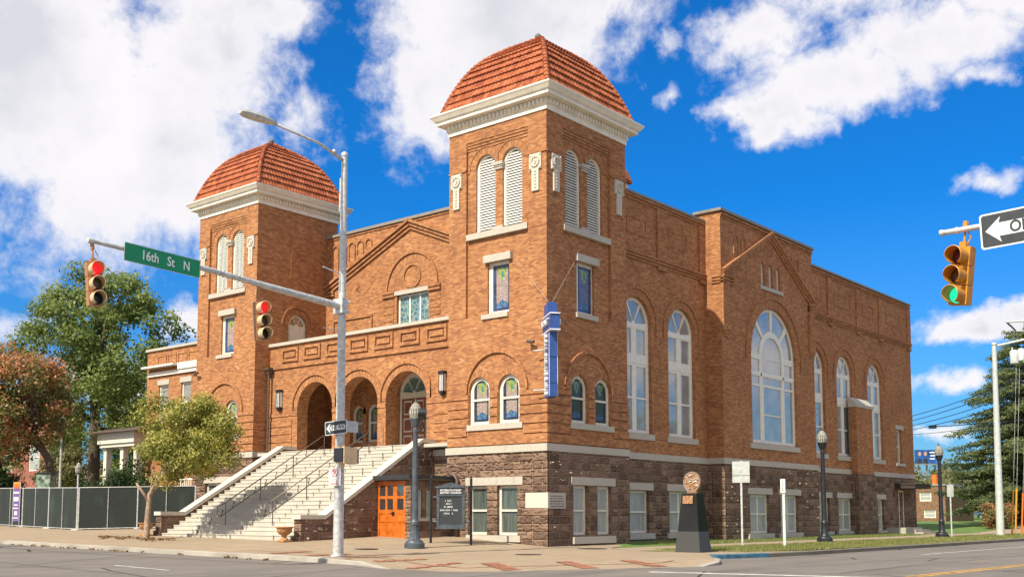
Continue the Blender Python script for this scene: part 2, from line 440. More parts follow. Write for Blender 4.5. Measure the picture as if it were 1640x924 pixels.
KERB = concrete_mat('kerb_concrete', (.46, .42, .36), 0, (.16, .13, .10), 2.4)
STEP = concrete_mat('white_step_stone', (.56, .515, .45), 0, (.33, .29, .24), 1.5)
PATH = concrete_mat('path_concrete', (.40, .30, .22), 1.6, (.32, .20, .13))

def grass_mat(name, a, b_, c_):
    m, nt, b = new_mat(name)
    c = nt.coord('Object')
    n = nt.noise(c, .8, 6, .65); n2 = nt.noise(c, 45, 3)
    f = nt.math('ADD', nt.math('MULTIPLY', n, .7), nt.math('MULTIPLY', n2, .3))
    nt.put(b.inputs['Base Color'], nt.ramp(f, [(.3, a), (.5, b_), (.7, c_)])); b.inputs['Roughness'].default_value = .9
    nt.put(b.inputs['Normal'], nt.bump(n2, .8, .03))
    return m
GRASS = grass_mat('mown_grass', (.10, .135, .030), (.20, .205, .055), (.38, .32, .13))
LAWN = grass_mat('green_lawn', (.055, .105, .018), (.10, .175, .030), (.19, .235, .06))
EARTH = grass_mat('far_ground', (.06, .07, .03), (.10, .10, .05), (.16, .14, .09))

def glass_mat(name, tint=(.03, .035, .04), refl=.22, rough=.03, curtain=None, fk=1.0):
    """window glass: dark (or curtained) room behind, sky in the pane"""
    m, nt, b = new_mat(name)
    c = nt.coord('Object')
    if curtain:
        w = nt.noise(nt.map(c, scale=(9, 9, .35)), 2.2, 4, .6)
        nt.put(b.inputs['Base Color'], nt.ramp(w, [(.35, tint), (.65, curtain)]))
    else:
        w = nt.noise(c, 1.5, 3); nt.put(b.inputs['Base Color'], nt.ramp(w, [(.3, tuple(x*.6 for x in tint)), (.7, tint)]))
    b.inputs['Roughness'].default_value = .5
    g = nt.add('ShaderNodeBsdfGlossy'); g.inputs['Roughness'].default_value = rough; g.inputs['Color'].default_value = (1, .95, .88, 1)
    nt.put(g.inputs['Normal'], nt.bump(nt.noise(c, 1.3, 3), .05, .03))
    mx = nt.add('ShaderNodeMixShader')
    fr = nt.add('ShaderNodeFresnel'); fr.inputs[0].default_value = 1.5
    nt.put(mx.inputs[0], nt.math('ADD', nt.math('MULTIPLY', fr.outputs[0], fk), refl, clamp=True))
    nt.l.new(b.outputs[0], mx.inputs[1]); nt.l.new(g.outputs[0], mx.inputs[2])
    nt.l.new(mx.outputs[0], m.node_tree.nodes['Material Output'].inputs[0])
    return m
GLASS = glass_mat('dark_window_glass')
SKYGLASS = glass_mat('storm_glazing', (.34, .35, .36), .13, .03)
BASEGLASS = glass_mat('curtained_basement_glass', (.25, .265, .255), .0, .05, (.44, .46, .44), .6)
BASEGLASSF = glass_mat('green_reflection_glass', (.028, .040, .035), .03, .10, (.12, .145, .128), 1.)  # dark glass; its blurred green-grey reflection is painted into the colour

def stained_mat(name, border, mid, bright, refl=.1):
    """leaded glass: border, pale figure in the middle, fan of greens and yellows on top (uv 0..1)"""
    m, nt, b = new_mat(name)
    uv = nt.uv()
    sep = nt.add('ShaderNodeSeparateXYZ'); nt.put(sep.inputs[0], uv)
    u, v = sep.outputs[0], sep.outputs[1]
    du = nt.math('ABSOLUTE', nt.math('SUBTRACT', u, .5))
    vs = nt.map(uv, scale=(7, 13, 1))
    rnd = nt.add('ShaderNodeTexVoronoi', feature='F1'); nt.put(rnd.inputs[0], vs); rnd.inputs['Scale'].default_value = 1.
    sp = nt.add('ShaderNodeSeparateColor'); nt.put(sp.inputs[0], rnd.outputs['Color'])
    lead = nt.math('LESS_THAN', nt.vor(vs, 1., 'DISTANCE_TO_EDGE'), .045)
    fig = nt.ramp(sp.outputs[0], [(.0, tuple(x*.75 for x in mid)), (.5, mid), (1., (mid[0]*.9, mid[1]*.72, mid[2]*.8))])
    top = nt.ramp(sp.outputs[1], [(0., (.05, .24, .20)), (.35, (.28, .36, .08)), (.7, (.50, .46, .14)), (1., (.09, .26, .38))], 'CONSTANT')
    base = nt.ramp(sp.outputs[2], [(0., (.04, .10, .30)), (.45, (.05, .25, .16)), (.75, (.10, .18, .36)), (1., (.30, .38, .20))], 'CONSTANT')
    c = nt.mix(nt.math('GREATER_THAN', nt.math('ADD', v, nt.math('MULTIPLY', du, -.9)), .62), fig, top)
    c = nt.mix(nt.math('LESS_THAN', nt.math('ADD', v, nt.math('MULTIPLY', du, .25)), .24), c, base)
    bd = nt.math('MAXIMUM', nt.math('GREATER_THAN', du, .36), nt.math('MAXIMUM', nt.math('LESS_THAN', v, .06), nt.math('GREATER_THAN', v, .945)))
    bc = nt.ramp(sp.outputs[1], [(0., border), (.5, tuple(x*.55 for x in border)), (1., (.05, .26, .20))], 'CONSTANT')
    c = nt.mix(bd, c, bc)
    rail = nt.math('LESS_THAN', nt.math('ABSOLUTE', nt.math('SUBTRACT', du, .36)), .02)
    c = nt.mix(nt.math('MULTIPLY', nt.math('MAXIMUM', nt.math('MULTIPLY', lead, .55), rail), .85), c, (.02, .025, .03))
    c = nt.mix(1., c, (bright, bright, bright), 'MULTIPLY')
    nt.put(b.inputs['Base Color'], c); b.inputs['Roughness'].default_value = .25
    b.inputs['Coat Weight'].default_value = refl; b.inputs['Coat Roughness'].default_value = .05
    nt.put(b.inputs['Normal'], nt.bump(lead, .3, .01))
    return m
STAINED = stained_mat('stained_glass_blue_border', (.05, .075, .20), (.44, .34, .32), .9, .05)
STAINEDLOW = stained_mat('stained_glass_green', (.03, .045, .085), (.44, .36, .31), .85, .05)
STAINEDDARK = stained_mat('stained_glass_shaded_green', (.02, .03, .04), (.07, .095, .06), .6, .25)  # side copy; shade and green tree reflections put into its dark colours
STAINEDSHADE = stained_mat('stained_glass_shaded_violet', (.05, .09, .26), (.17, .18, .28), .85, .35)  # side copy; shade put into its darker violet middle
def leaded_mat():
    m, nt, b = new_mat('blue_leaded_glass')
    uv = nt.uv()
    vs = nt.map(uv, scale=(9, 7, 1))
    e = nt.vor(vs, 1., 'DISTANCE_TO_EDGE')
    rv = nt.add('ShaderNodeTexVoronoi'); nt.put(rv.inputs[0], vs); rv.inputs['Scale'].default_value = 1.
    c = nt.ramp(nt.math('MULTIPLY', rv.outputs['Distance'], 1.3), [(0, (.03, .10, .15)), (.5, (.06, .16, .21)), (1, (.10, .20, .19))])
    c = nt.mix(nt.math('LESS_THAN', e, .05), c, (.30, .36, .34))
    nt.put(b.inputs['Base Color'], c); b.inputs['Roughness'].default_value = .2; b.inputs['Coat Weight'].default_value = .5
    return m
LEADED = leaded_mat()

GALV = principled('galvanised_steel', (.56, .56, .56), .45, .25, var=.2, vscale=9)
DARKMETAL = principled('black_painted_iron', (.022, .024, .030), .4, .2, var=.3)
SLATEMETAL = principled('slate_grey_painted_iron', (.075, .090, .110), .42, .15, var=.25)
RAILMETAL = principled('brown_handrail_steel', (.20, .16, .135), .5, .3)
SIGNBLACK = principled('sign_black', (.030, .034, .040), .45)
SIGNWHITE = principled('sign_white', (.72, .73, .74), .45, var=.05)
SIGNGREEN = principled('sign_green', (.0, .23, .095), .5, var=.08)
SIGNRED = principled('sign_red', (.52, .02, .02), .5)
SIGNBACK = principled('bare_aluminium_sign_back', (.50, .52, .50), .5, .4, var=.12)
YELLOWHOUSE = principled('signal_yellow_paint', (.56, .235, .02), .5, var=.2)
TANHOUSE = principled('weathered_signal_tan', (.40, .19, .085), .55, var=.18)
VISORTAN = principled('bleached_visor_tan', (.62, .45, .27), .6, var=.1)
VISORDARK = principled('visor_inside_black', (.02, .015, .012), .7)
DOORORANGE = principled('orange_varnished_door', (.56, .135, .018), .4, var=.25, vscale=3)
DOORRED = principled('red_brown_door', (.28, .078, .034), .45, var=.25, vscale=3)
DOORDARK = principled('dark_door', (.035, .018, .012), .5, var=.3)
TERRA = principled('terracotta_urn', (.42, .20, .075), .7, var=.3, vscale=8)
BRONZE = principled('copper_bronze', (.50, .26, .13), .42, .55, var=.35, vscale=14)
GRANITE = principled('polished_black_granite', (.018, .018, .017), .16, 0, var=.5, vscale=120, spec=.4)
GRANITEROUGH = principled('honed_black_granite', (.055, .054, .052), .5, 0, var=.4, vscale=120)
BLUEPAINT = principled('royal_blue_enamel', (.026, .072, .27), .4, var=.12)
NEON = principled('unlit_neon_white', (.68, .70, .74), .35)
PIPE = principled('brown_downspout', (.11, .075, .06), .5, .2)
WOOD = principled('weathered_pole_wood', (.17, .12, .085), .85, var=.3, vscale=12)
GREENFAB = None
WHITEPOLE = principled('white_steel_pole', (.60, .64, .64), .45, .15, var=.12)
BARK = principled('grey_brown_bark', (.105, .075, .055), .95, var=.4, vscale=14, bump=.6, bscale=30)
PALEBARK = principled('pale_smooth_bark', (.34, .235, .17), .85, var=.3, vscale=10, bump=.3, bscale=40)
LINEWHITE = principled('road_paint_white', (.62, .62, .58), .7, var=.3, vscale=3)
LINEYELLOW = principled('road_paint_yellow', (.62, .33, .035), .7, var=.3, vscale=3)
BLUEKERB = principled('blue_kerb_paint', (.06, .17, .26), .7, var=.5, vscale=4)
BRICKINLAY = brick_mat('paving_brick', [(.1, (.20, .075, .045)), (.5, (.33, .125, .070)), (.95, (.42, .20, .12))], (.42, .33, .25), .2, .1, .008)
def lampglass():
    m, nt, b = new_mat('ribbed_lantern_glass'); c = nt.coord()
    sp = nt.add('ShaderNodeSeparateXYZ'); nt.put(sp.inputs[0], c)
    a = nt.math('ARCTAN2', sp.outputs[0], sp.outputs[1])
    rib = nt.math('ADD', nt.math('MULTIPLY', nt.math('SINE', nt.math('MULTIPLY', a, 16.)), .5), .5)
    band = nt.math('GREATER_THAN', nt.math('FRACT', nt.math('MULTIPLY', sp.outputs[2], 7.)), .86)
    n = nt.noise(c, 9, 3)
    f = nt.math('ADD', nt.math('MULTIPLY', rib, .45), nt.math('MULTIPLY', n, .6))
    col = nt.mix(nt.math('MULTIPLY', band, .6), nt.ramp(f, [(.25, (.13, .12, .10)), (.55, (.36, .34, .28)), (.85, (.70, .68, .60))]), (.10, .09, .08))
    nt.put(b.inputs['Base Color'], col); b.inputs['Roughness'].default_value = .12; b.inputs['Transmission Weight'].default_value = .25
    nt.put(b.inputs['Normal'], nt.bump(rib, .5, .01)); return m
LAMPGLASS = lampglass()
KERBOLD = concrete_mat('weathered_kerb', (.20, .175, .14), 0, (.09, .075, .055), 2.2)
WIRE = principled('black_cable', (.02, .02, .022), .6)
ORANGE = principled('safety_orange', (.70, .16, .02), .55)
GUYYELLOW = principled('guy_guard_yellow', (.66, .30, .03), .5)

def mesh_screen_mat():
    m, nt, b = new_mat('green_screened_chain_link')
    uv = nt.uv()
    s = nt.map(uv, scale=(15, 15, 1), rot=(0, 0, pi/4))
    sp = nt.add('ShaderNodeSeparateXYZ'); nt.put(sp.inputs[0], s)
    fx = nt.math('FRACT', sp.outputs[0]); fy = nt.math('FRACT', sp.outputs[1])
    w = nt.math('MAXIMUM', nt.math('LESS_THAN', fx, .11), nt.math('LESS_THAN', fy, .11))
    n = nt.noise(nt.map(uv, scale=(1, .5, 1)), 1.1, 5, .6)
    fab = nt.ramp(n, [(.3, (.006, .010, .009)), (.55, (.011, .020, .017)), (.75, (.030, .058, .046))])
    c = nt.mix(nt.math('MULTIPLY', w, .28), fab, (.11, .12, .115))
    nt.put(b.inputs['Base Color'], c); b.inputs['Roughness'].default_value = .8
    nt.put(b.inputs['Normal'], nt.bump(w, .4, .01))
    return m
GREENFAB = mesh_screen_mat()

def leaf_mat(name, stops, sat=1.):
    m, nt, b = new_mat(name)
    at = nt.add('ShaderNodeAttribute'); at.attribute_name = 'rnd'
    c = nt.ramp(at.outputs['Fac'], stops)
    nt.put(b.inputs['Base Color'], c); b.inputs['Roughness'].default_value = .5; b.inputs['Specular IOR Level'].default_value = .35
    tr = nt.add('ShaderNodeBsdfTranslucent'); nt.put(tr.inputs[0], nt.mix(1., c, (1.3, 1.35, .8), 'MULTIPLY'))
    mx = nt.add('ShaderNodeMixShader'); mx.inputs[0].default_value = .38
    nt.l.new(b.outputs[0], mx.inputs[1]); nt.l.new(tr.outputs[0], mx.inputs[2])
    nt.l.new(mx.outputs[0], m.node_tree.nodes['Material Output'].inputs[0])
    return m
LEAF_OAK = leaf_mat('oak_leaf', [(0, (.060, .095, .026)), (.45, (.17, .225, .062)), (.8, (.30, .33, .115)), (1, (.44, .40, .18))])
LEAF_RED = leaf_mat('turning_red_leaf', [(0, (.060, .090, .030)), (.36, (.15, .18, .055)), (.52, (.34, .19, .09)), (.8, (.56, .19, .11)), (1, (.66, .33, .23))])
LEAF_YEL = leaf_mat('yellow_green_leaf', [(0, (.075, .105, .024)), (.4, (.27, .275, .065)), (.75, (.47, .41, .12)), (1, (.58, .46, .19))])
LEAF_DK = leaf_mat('dark_hedge_leaf', [(0, (.012, .028, .010)), (.5, (.030, .060, .018)), (1, (.075, .11, .035))])
LEAF_CEDAR = leaf_mat('cedar_needles', [(0, (.045, .070, .028)), (.45, (.11, .145, .055)), (.8, (.21, .235, .095)), (1, (.32, .31, .15))])
LEAF_FAR = leaf_mat('far_wood_leaf', [(0, (.07, .085, .03)), (.5, (.16, .155, .06)), (1, (.28, .22, .11))])
LEAF_DRY = leaf_mat('fallen_leaf', [(0, (.09, .05, .025)), (.5, (.20, .11, .05)), (1, (.32, .20, .10))])
# ------------------------------------------------------------------ ground
def sst(a, b, x):
    t = min(1, max(0, (x-a)/(b-a))); return t*t*(3-2*t)
def kz(x): return .011*min(max(0., -x), 60.)
CORNER = [(.3, -11.25), (2.5, -11.7), (4.6, -12.6), (6.2, -13.0), (7.2, -12.7), (7.9, -11.7), (8.6, -10.3), (9.2, -9.0), (9.8, -7.7), (10.15, -6.5)]
def seg_d(x, y, p, q):
    vx, vy = q[0]-p[0], q[1]-p[1]; t = max(0., min(1., ((x-p[0])*vx+(y-p[1])*vy)/(vx*vx+vy*vy)))
    return math.hypot(x-p[0]-t*vx, y-p[1]-t*vy)
def gz(x, y):
    """height of pavement and lots: rises to the left along the kerb and from the kerb to the walls"""
    far = .03*min(max(0., y-44), 35)*sst(-9, 2, x)
    ramp = 0.
    if 1.5 < x < 11.5 and -14 < y < -4:            # the corner dips to the road
        d = min(seg_d(x, y, p, q) for p, q in zip(CORNER, CORNER[1:]))
        ramp = -.15*(1-sst(.0, 2.6, d))*sst(1.5, 5, x)*sst(-4.2, -7.0, y)
    return kz(x)+.035*min(max(0., y+11.2), 11.2)*(1-sst(-7, 2, x))+far+ramp
def rz_(x, y): return kz(x)-.14+.03*min(max(0., y-44), 35)*0
KERBLINE = [(-150, -11.4), (-60, -11.4), (-30, -11.4), (-14, -11.4), (-9, -11.4), (-4.3, -11.35), (-1.5, -11.2), (.3, -11.25), (2.5, -11.7), (4.6, -12.6), (6.2, -13.0), (7.2, -12.7), (7.9, -11.7), (8.6, -10.3), (9.2, -9.0),
            (9.8, -7.7), (10.15, -6.5), (10.1, -5.4), (9.5, -4.2), (8.5, -2.7), (8.0, -1.9), (8.25, -1.1), (8.6, .6), (8.8, 3.4), (8.85, 10), (8.95, 28), (9.0, 60), (9.0, 220)]

def dense(poly, step):
    out = []
    for a, b in zip(poly, poly[1:]+poly[:1]):
        L = math.hypot(b[0]-a[0], b[1]-a[1]); n = max(1, int(L/step))
        out += [(a[0]+(b[0]-a[0])*k/n, a[1]+(b[1]-a[1])*k/n) for k in range(n)]
    return out
def sheet(name, poly, mat, zf, dz=0., step=2., kind='structure', grid=2.5):
    """a surface that follows the height function, cut to a polygon: clip a grid cell by cell"""
    mb = MB(); xs = [p[0] for p in poly]; ys = [p[1] for p in poly]
    def clipax(P, ax, lim, keep_gt):
        out = []
        for a, b in zip(P, P[1:]+P[:1]):
            ia = (a[ax] >= lim) == keep_gt; ib = (b[ax] >= lim) == keep_gt
            if ia: out.append(a)
            if ia != ib:
                t = (lim-a[ax])/(b[ax]-a[ax]); out.append((a[0]+(b[0]-a[0])*t, a[1]+(b[1]-a[1])*t))
        return out
    for t in tessellate_polygon([[Vector((x, y, 0)) for x, y in poly]]):
        T = [poly[k] for k in t]
        if (T[1][0]-T[0][0])*(T[2][1]-T[0][1])-(T[1][1]-T[0][1])*(T[2][0]-T[0][0]) < 0: T.reverse()
        x = min(p[0] for p in T); x1 = max(p[0] for p in T)
        while x < x1:
            g = grid if abs(x) < 18 else (2.5 if abs(x) < 40 else 12.)
            nx = (math.floor(x/g+1e-6)+1)*g
            S = clipax(clipax(T, 0, x, True), 0, nx, False) if len(T) else []
            if len(S) > 2:
                y = min(p[1] for p in S); y1 = max(p[1] for p in S)
                while y < y1:
                    gy = (grid if y < 2 else 2.5) if -30 < y < 60 else 20.
                    ny = (math.floor(y/gy+1e-6)+1)*gy
                    Q = clipax(clipax(S, 1, y, True), 1, ny, False)
                    if len(Q) > 2: mb.face([(px, py, zf(px, py)+dz) for px, py in Q])
                    y = ny
            x = nx
    o = mb.build(name, mat); o['kind'] = kind
    return o

mb = MB(); mb.face([(-3000, -3000, -.75), (3000, -3000, -.75), (3000, 3000, -.75), (-3000, 3000, -.75)])
struct(mb.build('ground', EARTH))
sheet('road', [(-160, -75), (90, -75), (90, 230), (-160, 230)], ASPHALT, rz_, grid=5.)
LOT = KERBLINE+[(-150, 220)]
def inset(poly, d):
    out = []
    for i in range(len(poly)):
        a, b = Vector(poly[max(i-1, 0)]), Vector(poly[min(i+1, len(poly)-1)])
        t = (b-a).normalized(); out.append((poly[i][0]-t.y*d, poly[i][1]+t.x*d))
    return out
KIN = inset(KERBLINE, .17)
sheet('sidewalk', KIN[:24]+[(8.0, 2.0), (5.2, -.2), (5.2, -.6), (4.3, -.4), (1.7, 1.6), (.9, 3.6), (.2, 4.5), (-6, 9), (-150, 9)], WALK, gz, grid=1.0)
# lawn all round behind the pavement, a path beside the church, a verge by the road
def ribbon(name, line, inner, mat, z_out, z_in, extra_drop=None):
    mb = MB()
    for (a, b), (c, d) in zip(zip(line, line[1:]), zip(inner, inner[1:])):
        n = max(1, int(math.hypot(b[0]-a[0], b[1]-a[1])/2.5))
        for k in range(n):
            t0, t1 = k/n, (k+1)/n
            A, B = [(a[0]+(b[0]-a[0])*t, a[1]+(b[1]-a[1])*t) for t in (t0, t1)]
            D, E_ = [(c[0]+(d[0]-c[0])*t, c[1]+(d[1]-c[1])*t) for t in (t0, t1)]
            mb.face([(*A, rz_(*A)-.05), (*B, rz_(*B)-.05), (*B, z_out(*B)-.02), (*A, z_out(*A)-.02)])
            mb.face([(*A, z_out(*A)-.02), (*B, z_out(*B)-.02), (*E_, z_in(*E_)+.004), (*D, z_in(*D)+.004)])
    return mb
mb = ribbon('kerb', KERBLINE[:19], KIN[:19], KERB, gz, gz); struct(mb.build('kerb', KERB))
mb = ribbon('kerb', KERBLINE[18:23], KIN[18:23], BLUEKERB, gz, gz); struct(mb.build('kerb', BLUEKERB))
mb = ribbon('kerb', KERBLINE[22:], KIN[22:], KERB, gz, gz); struct(mb.build('kerb', KERBOLD))
sheet('verge', [(5.2, -.6), (5.2, -.2), (8.0, 2.0)]+KIN[24:]+[(4.25, 220), (4.25, 60), (4.25, 28), (4.25, 10), (4.25, -.4)], GRASS, gz, .012)
sheet('path', [(4.25, -.4), (4.25, 60), (4.25, 220), (1.95, 220), (1.95, 40.0), (-.7, 38.4), (-.7, 37.0), (1.95, 36.4), (1.95, 1.4), (2.6, .6)], PATH, gz, .004)
sheet('lawn', [(.2, 4.45), (.9, 3.6), (1.95, 1.45), (1.95, 36.4), (-.7, 37), (-.7, 38.4), (1.95, 40), (1.95, 220), (-150, 220), (-150, 9), (-6, 9)], LAWN, gz, .008)

# road markings, as thin sheets of paint
def paint(name, pts, mat, w=.1, z=.004):
    mb = MB()
    for a, b in zip(pts, pts[1:]):
        L = math.hypot(b[0]-a[0], b[1]-a[1]); nx, ny = -(b[1]-a[1])/L*w/2, (b[0]-a[0])/L*w/2
        n = max(1, int(L/5))
        for k in range(n):
            P = [(a[0]+(b[0]-a[0])*t, a[1]+(b[1]-a[1])*t) for t in (k/n, (k+1)/n)]
            q = [(P[0][0]-nx, P[0][1]-ny), (P[1][0]-nx, P[1][1]-ny), (P[1][0]+nx, P[1][1]+ny), (P[0][0]+nx, P[0][1]+ny)]
            mb.face([(x, y, rz_(x, y)+z) for x, y in q])
    return struct(mb.build(name, mat))
paint('road_marking', [(11.6, 6.0), (11.7, 18.4), (11.8, 120)], LINEWHITE, .11)
paint('road_marking', [(10.5, -9.5), (15.8, -8.35), (20, -7.6)], LINEWHITE, .30)
paint('road_marking', [(15.95, -7.5), (16.35, .3), (16.6, 30), (17, 150)], LINEYELLOW, .11)
paint('road_marking', [(16.2, -7.5), (16.6, .3), (16.85, 30), (17.25, 150)], LINEYELLOW, .11)
paint('road_marking', [(-2.0, -16.2), (1.0, -16.5)], LINEWHITE, .10)

paint('road_crack', [(-34, -14.3), (-22, -13.5), (-14, -13.25), (-9, -13.15), (-5.5, -13.0), (-1.6, -12.75), (1.2, -12.7)], DARKMETAL, .05, .003)
paint('road_crack', [(14.3, -7.2), (14.2, -2), (14.45, 6), (14.35, 18), (14.6, 40)], DARKMETAL, .035, .003)
paint('road_crack', [(6, -19.2), (9.5, -18.3), (12.2, -16.8), (13.4, -13.5), (13.2, -9.8)], DARKMETAL, .035, .003)
paint('road_crack', [(-22, -18.8), (-12, -17.9), (-6.5, -17.6), (1.5, -18.1)], DARKMETAL, .03, .003)
# brick patches and ribbon let into the pavement
mb = MB(); L = inset(KERBLINE, 1.25); Li = inset(KERBLINE, 1.8); Lo = inset(KERBLINE, .45)
acc = 0.
segs = list(zip(L[5:17], L[6:18]))
for (a, b) in segs:
    a, b = Vector(a), Vector(b); n = max(1, int((b-a).length/.5)); t = (b-a).normalized(); nn = Vector((-t.y, t.x))
    for k in range(n):
        p0, p1 = a+(b-a)*k/n, a+(b-a)*(k+1)/n
        q = [p0-nn*.03, p1-nn*.03, p1+nn*.03, p0+nn*.03]
        mb.face([(p.x, p.y, gz(p.x, p.y)+.014) for p in q], None)
        acc += (p1-p0).length
        if acc > 1.75:
            acc = 0.
            for r in range(5):
                c0, c1 = -.75+r*.3, -.75+r*.3+(.24 if r < 4 else .3)
                q = [p0+nn*c0, p0+t*.5+nn*c0, p0+t*.5+nn*c1, p0+nn*c1]
                mb.face([(p.x, p.y, gz(p.x, p.y)+.018) for p in q])
struct(mb.build('paving_inlay', BRICKINLAY))
# iron covers in the pavement
for x, y, r in ((3.6, -5.6, .42), (1.8, .3, .55), (-2.2, -7.0, .4)):
    mb = MB(); mb.lathe([(r, 0), (r, .012), (r-.03, .012)], (x, y, gz(x, y)+.001), 20)
    tag(mb.build('manhole_cover', DARKMETAL), {3.6: 'small dark iron cover in the pavement before the corner tower', 1.8: 'largest iron cover, beside the grass by the side wall', -2.2: 'dark iron cover between the signal pole and the lantern post'}[x], 'manhole cover')
# ------------------------------------------------------------------ the church
church = thing('church', 'large tan brick church with two tile domed corner towers and a broad front stair', 'church')
SD0 = Side(0.)
def clusters(mb, gap=.5):
    """split a mesh builder into its separate pieces"""
    n = len(mb.f)
    if n > 1400: return [mb]
    B = []
    for f in mb.f:
        P = [mb.v[i] for i in f]; B.append([min(p[k] for p in P)-gap/2 for k in range(3)]+[max(p[k] for p in P)+gap/2 for k in range(3)])
    par = list(range(n))
    def root(i):
        while par[i] != i: par[i] = par[par[i]]; i = par[i]
        return i
    order = sorted(range(n), key=lambda i: B[i][0]); act = []
    for i in order:
        act = [j for j in act if B[j][3] >= B[i][0]]
        for j in act:
            if B[j][1] <= B[i][4] and B[i][1] <= B[j][4] and B[j][2] <= B[i][5] and B[i][2] <= B[j][5]:
                a, b = root(i), root(j)
                if a != b: par[a] = b
        act.append(i)
    G = {}
    for i in range(n): G.setdefault(root(i), []).append(i)
    if len(G) == 1: return [mb]
    out = []
    for L in G.values():
        m = MB()
        for i in L: m.face([mb.v[k] for k in mb.f[i]], mb.uv[i])
        out.append(m)
    return out
def part(name, mb, mat, parent=None, **k):
    if not k:
        os_ = [m.build(name, mat, parent or church) for m in clusters(mb)]
        return os_[0]
    return mb.build(name, mat, parent or church, **k)

def glazed(name, fr, outline, panes, d, glass, parent=None, fmat=None, fdep=.07, label=None, uvn=True, bars=()):
    """window = frame mesh (the part) with its glass as a sub-part"""
    mb = MB(); wall(mb, fr, outline, panes, d, fdep)
    for (u0, u1, z0, z1) in bars: fbox(mb, fr, u0, u1, z0, z1, d-.02, d+fdep)
    f = part(name, mb, fmat or TRIM, parent)
    if label: f['label'] = label
    g = MB()
    allp = [q for P in panes for q in P]; us = [p[0] for p in allp]; zs = [p[1] for p in allp]
    au, bu, az_, bz = min(us), max(us), min(zs), max(zs)
    for P in panes:
        vs = [Vector((u, z, 0)) for u, z in P]
        for t in tessellate_polygon([vs]):
            q = [vs[k] for k in t]
            if (q[1]-q[0]).cross(q[2]-q[0]).z < 0: q.reverse()
            g.face([fr.P(p.x, p.y, d+fdep*.7) for p in q], [((p.x-au)/(bu-au), (p.y-az_)/(bz-az_)) for p in q])
    g.build('glass', glass, f)
    return f
def stoneblock(name, fr, u0, u1, z0, z1, proud, parent, mat=None, back=.1):
    mb = MB(); fbox(mb, fr, u0, u1, z0, z1, -proud, back)
    return part(name, mb, mat or LIME, parent)

def sash_arch(fr, u0, u1, z0, zt, d, glass, name='arched_window'):
    o = archp(u0, u1, z0, zt); zm = z0+(zt-z0)*.53; w = .13
    panes = [rect(u0+w+.03, u1-w, z0+.14, zm-.035), archp(u0+w+.03, u1-w, zm+.035, zt-w)]
    return glazed(name, fr, o, panes, d, glass, bars=[(u0+.05, u1-.05, zm-.05, zm+.02)])
def sash_rect(fr, u0, u1, z0, z1, d, glass, name='sash_window', w=.1, double=False):
    zm = (z0+z1)/2
    if double:
        um = (u0+u1)/2
        panes = [rect(u0+w, um-w*.6, z0+.1, zm-.03), rect(um+w*.6, u1-w, z0+.1, zm-.03), rect(u0+w, um-w*.6, zm+.03, z1-.1), rect(um+w*.6, u1-w, zm+.03, z1-.1)]
    else: panes = [rect(u0+w, u1-w, z0+.1, zm-.03), rect(u0+w, u1-w, zm+.03, z1-.1)]
    return glazed(name, fr, rect(u0, u1, z0, z1), panes, d, glass, bars=[(u0+.04, u1-.04, zm-.045, zm+.02)])
def louvre(fr, u0, u1, z0, zt, d, pitch=.108, name='louvered_opening', w=.10):
    o = archp(u0, u1, z0, zt, 20); mb = MB(); inn = archp(u0+w, u1-w*.7, z0+.03, zt-w*.8, 20)
    wall(mb, fr, o, [inn], d, .12)
    f = part(name, mb, WHITE)
    s = MB(); uc, r = (u0+w+u1-w*.7)/2, (u1-u0-w*1.7)/2; zs = zt-w*.8-r
    z = z0+.05
    while z < zt-w*.9:
        h = r if z+.05 < zs else math.sqrt(max(0, r*r-(z+.06-zs)**2))
        if h > .05:
            a, b, t = uc-h, uc+h, .014
            q0 = [(a, z, d+.02), (b, z, d+.02), (b, z+pitch*.78, d+.085), (a, z+pitch*.78, d+.085)]
            P = [fr.P(*p) for p in q0]; Q = [fr.P(p[0], p[1]-t, p[2]) for p in q0]
            for q in ((P[0], P[1], P[2], P[3]), (Q[3], Q[2], Q[1], Q[0]), (P[0], Q[0], Q[1], P[1])): s.face(q)
        z += pitch
    s.build('slats', WHITE, f)
    g = MB(); wall(g, fr, inn, (), d+.14); g.build('dark_backing', INNER, f)
    return f
def ornament(fr, u, z):
    """white terracotta plaque: a wreathed head over a hanging tail"""
    mb = MB()
    o = [(u-.29, z-.62), (u-.17, z-.62), (u-.17, z-1.46), (u+.17, z-1.46), (u+.17, z-.62), (u+.29, z-.62), (u+.29, z), (u-.29, z)]
    wall(mb, fr, o, (), -.07, 0, .07)
    part_ = part('carved_plaque', mb, LIMECLEAN)
    r = MB()
    ring(r, fr, u, z-.31, .15, .225, -.105, -.07, 0, 2*pi, 20)
    for k in range(12):
        a = 2*pi*k/12; fbox(r, fr, u+.2*cos(a)-.022, u+.2*cos(a)+.022, z-.31+.2*sin(a)-.022, z-.31+.2*sin(a)+.022, -.125, -.07)
    for s in (-1, 1):
        for t in (-1, 1): fbox(r, fr, u+s*.24-.03, u+s*.24+.03, z-.31+t*.25-.03, z-.31+t*.25+.03, -.10, -.07)
    strip(r, fr, [(u-.05, z-.42), (u+.06, z-.31), (u-.04, z-.2)], .05, -.10, -.07)
    for k in range(6): fbox(r, fr, u-.05, u+.05, z-.72-k*.125, z-.66-k*.125, -.095, -.07)
    r.build('relief', LIMECLEAN, part_)

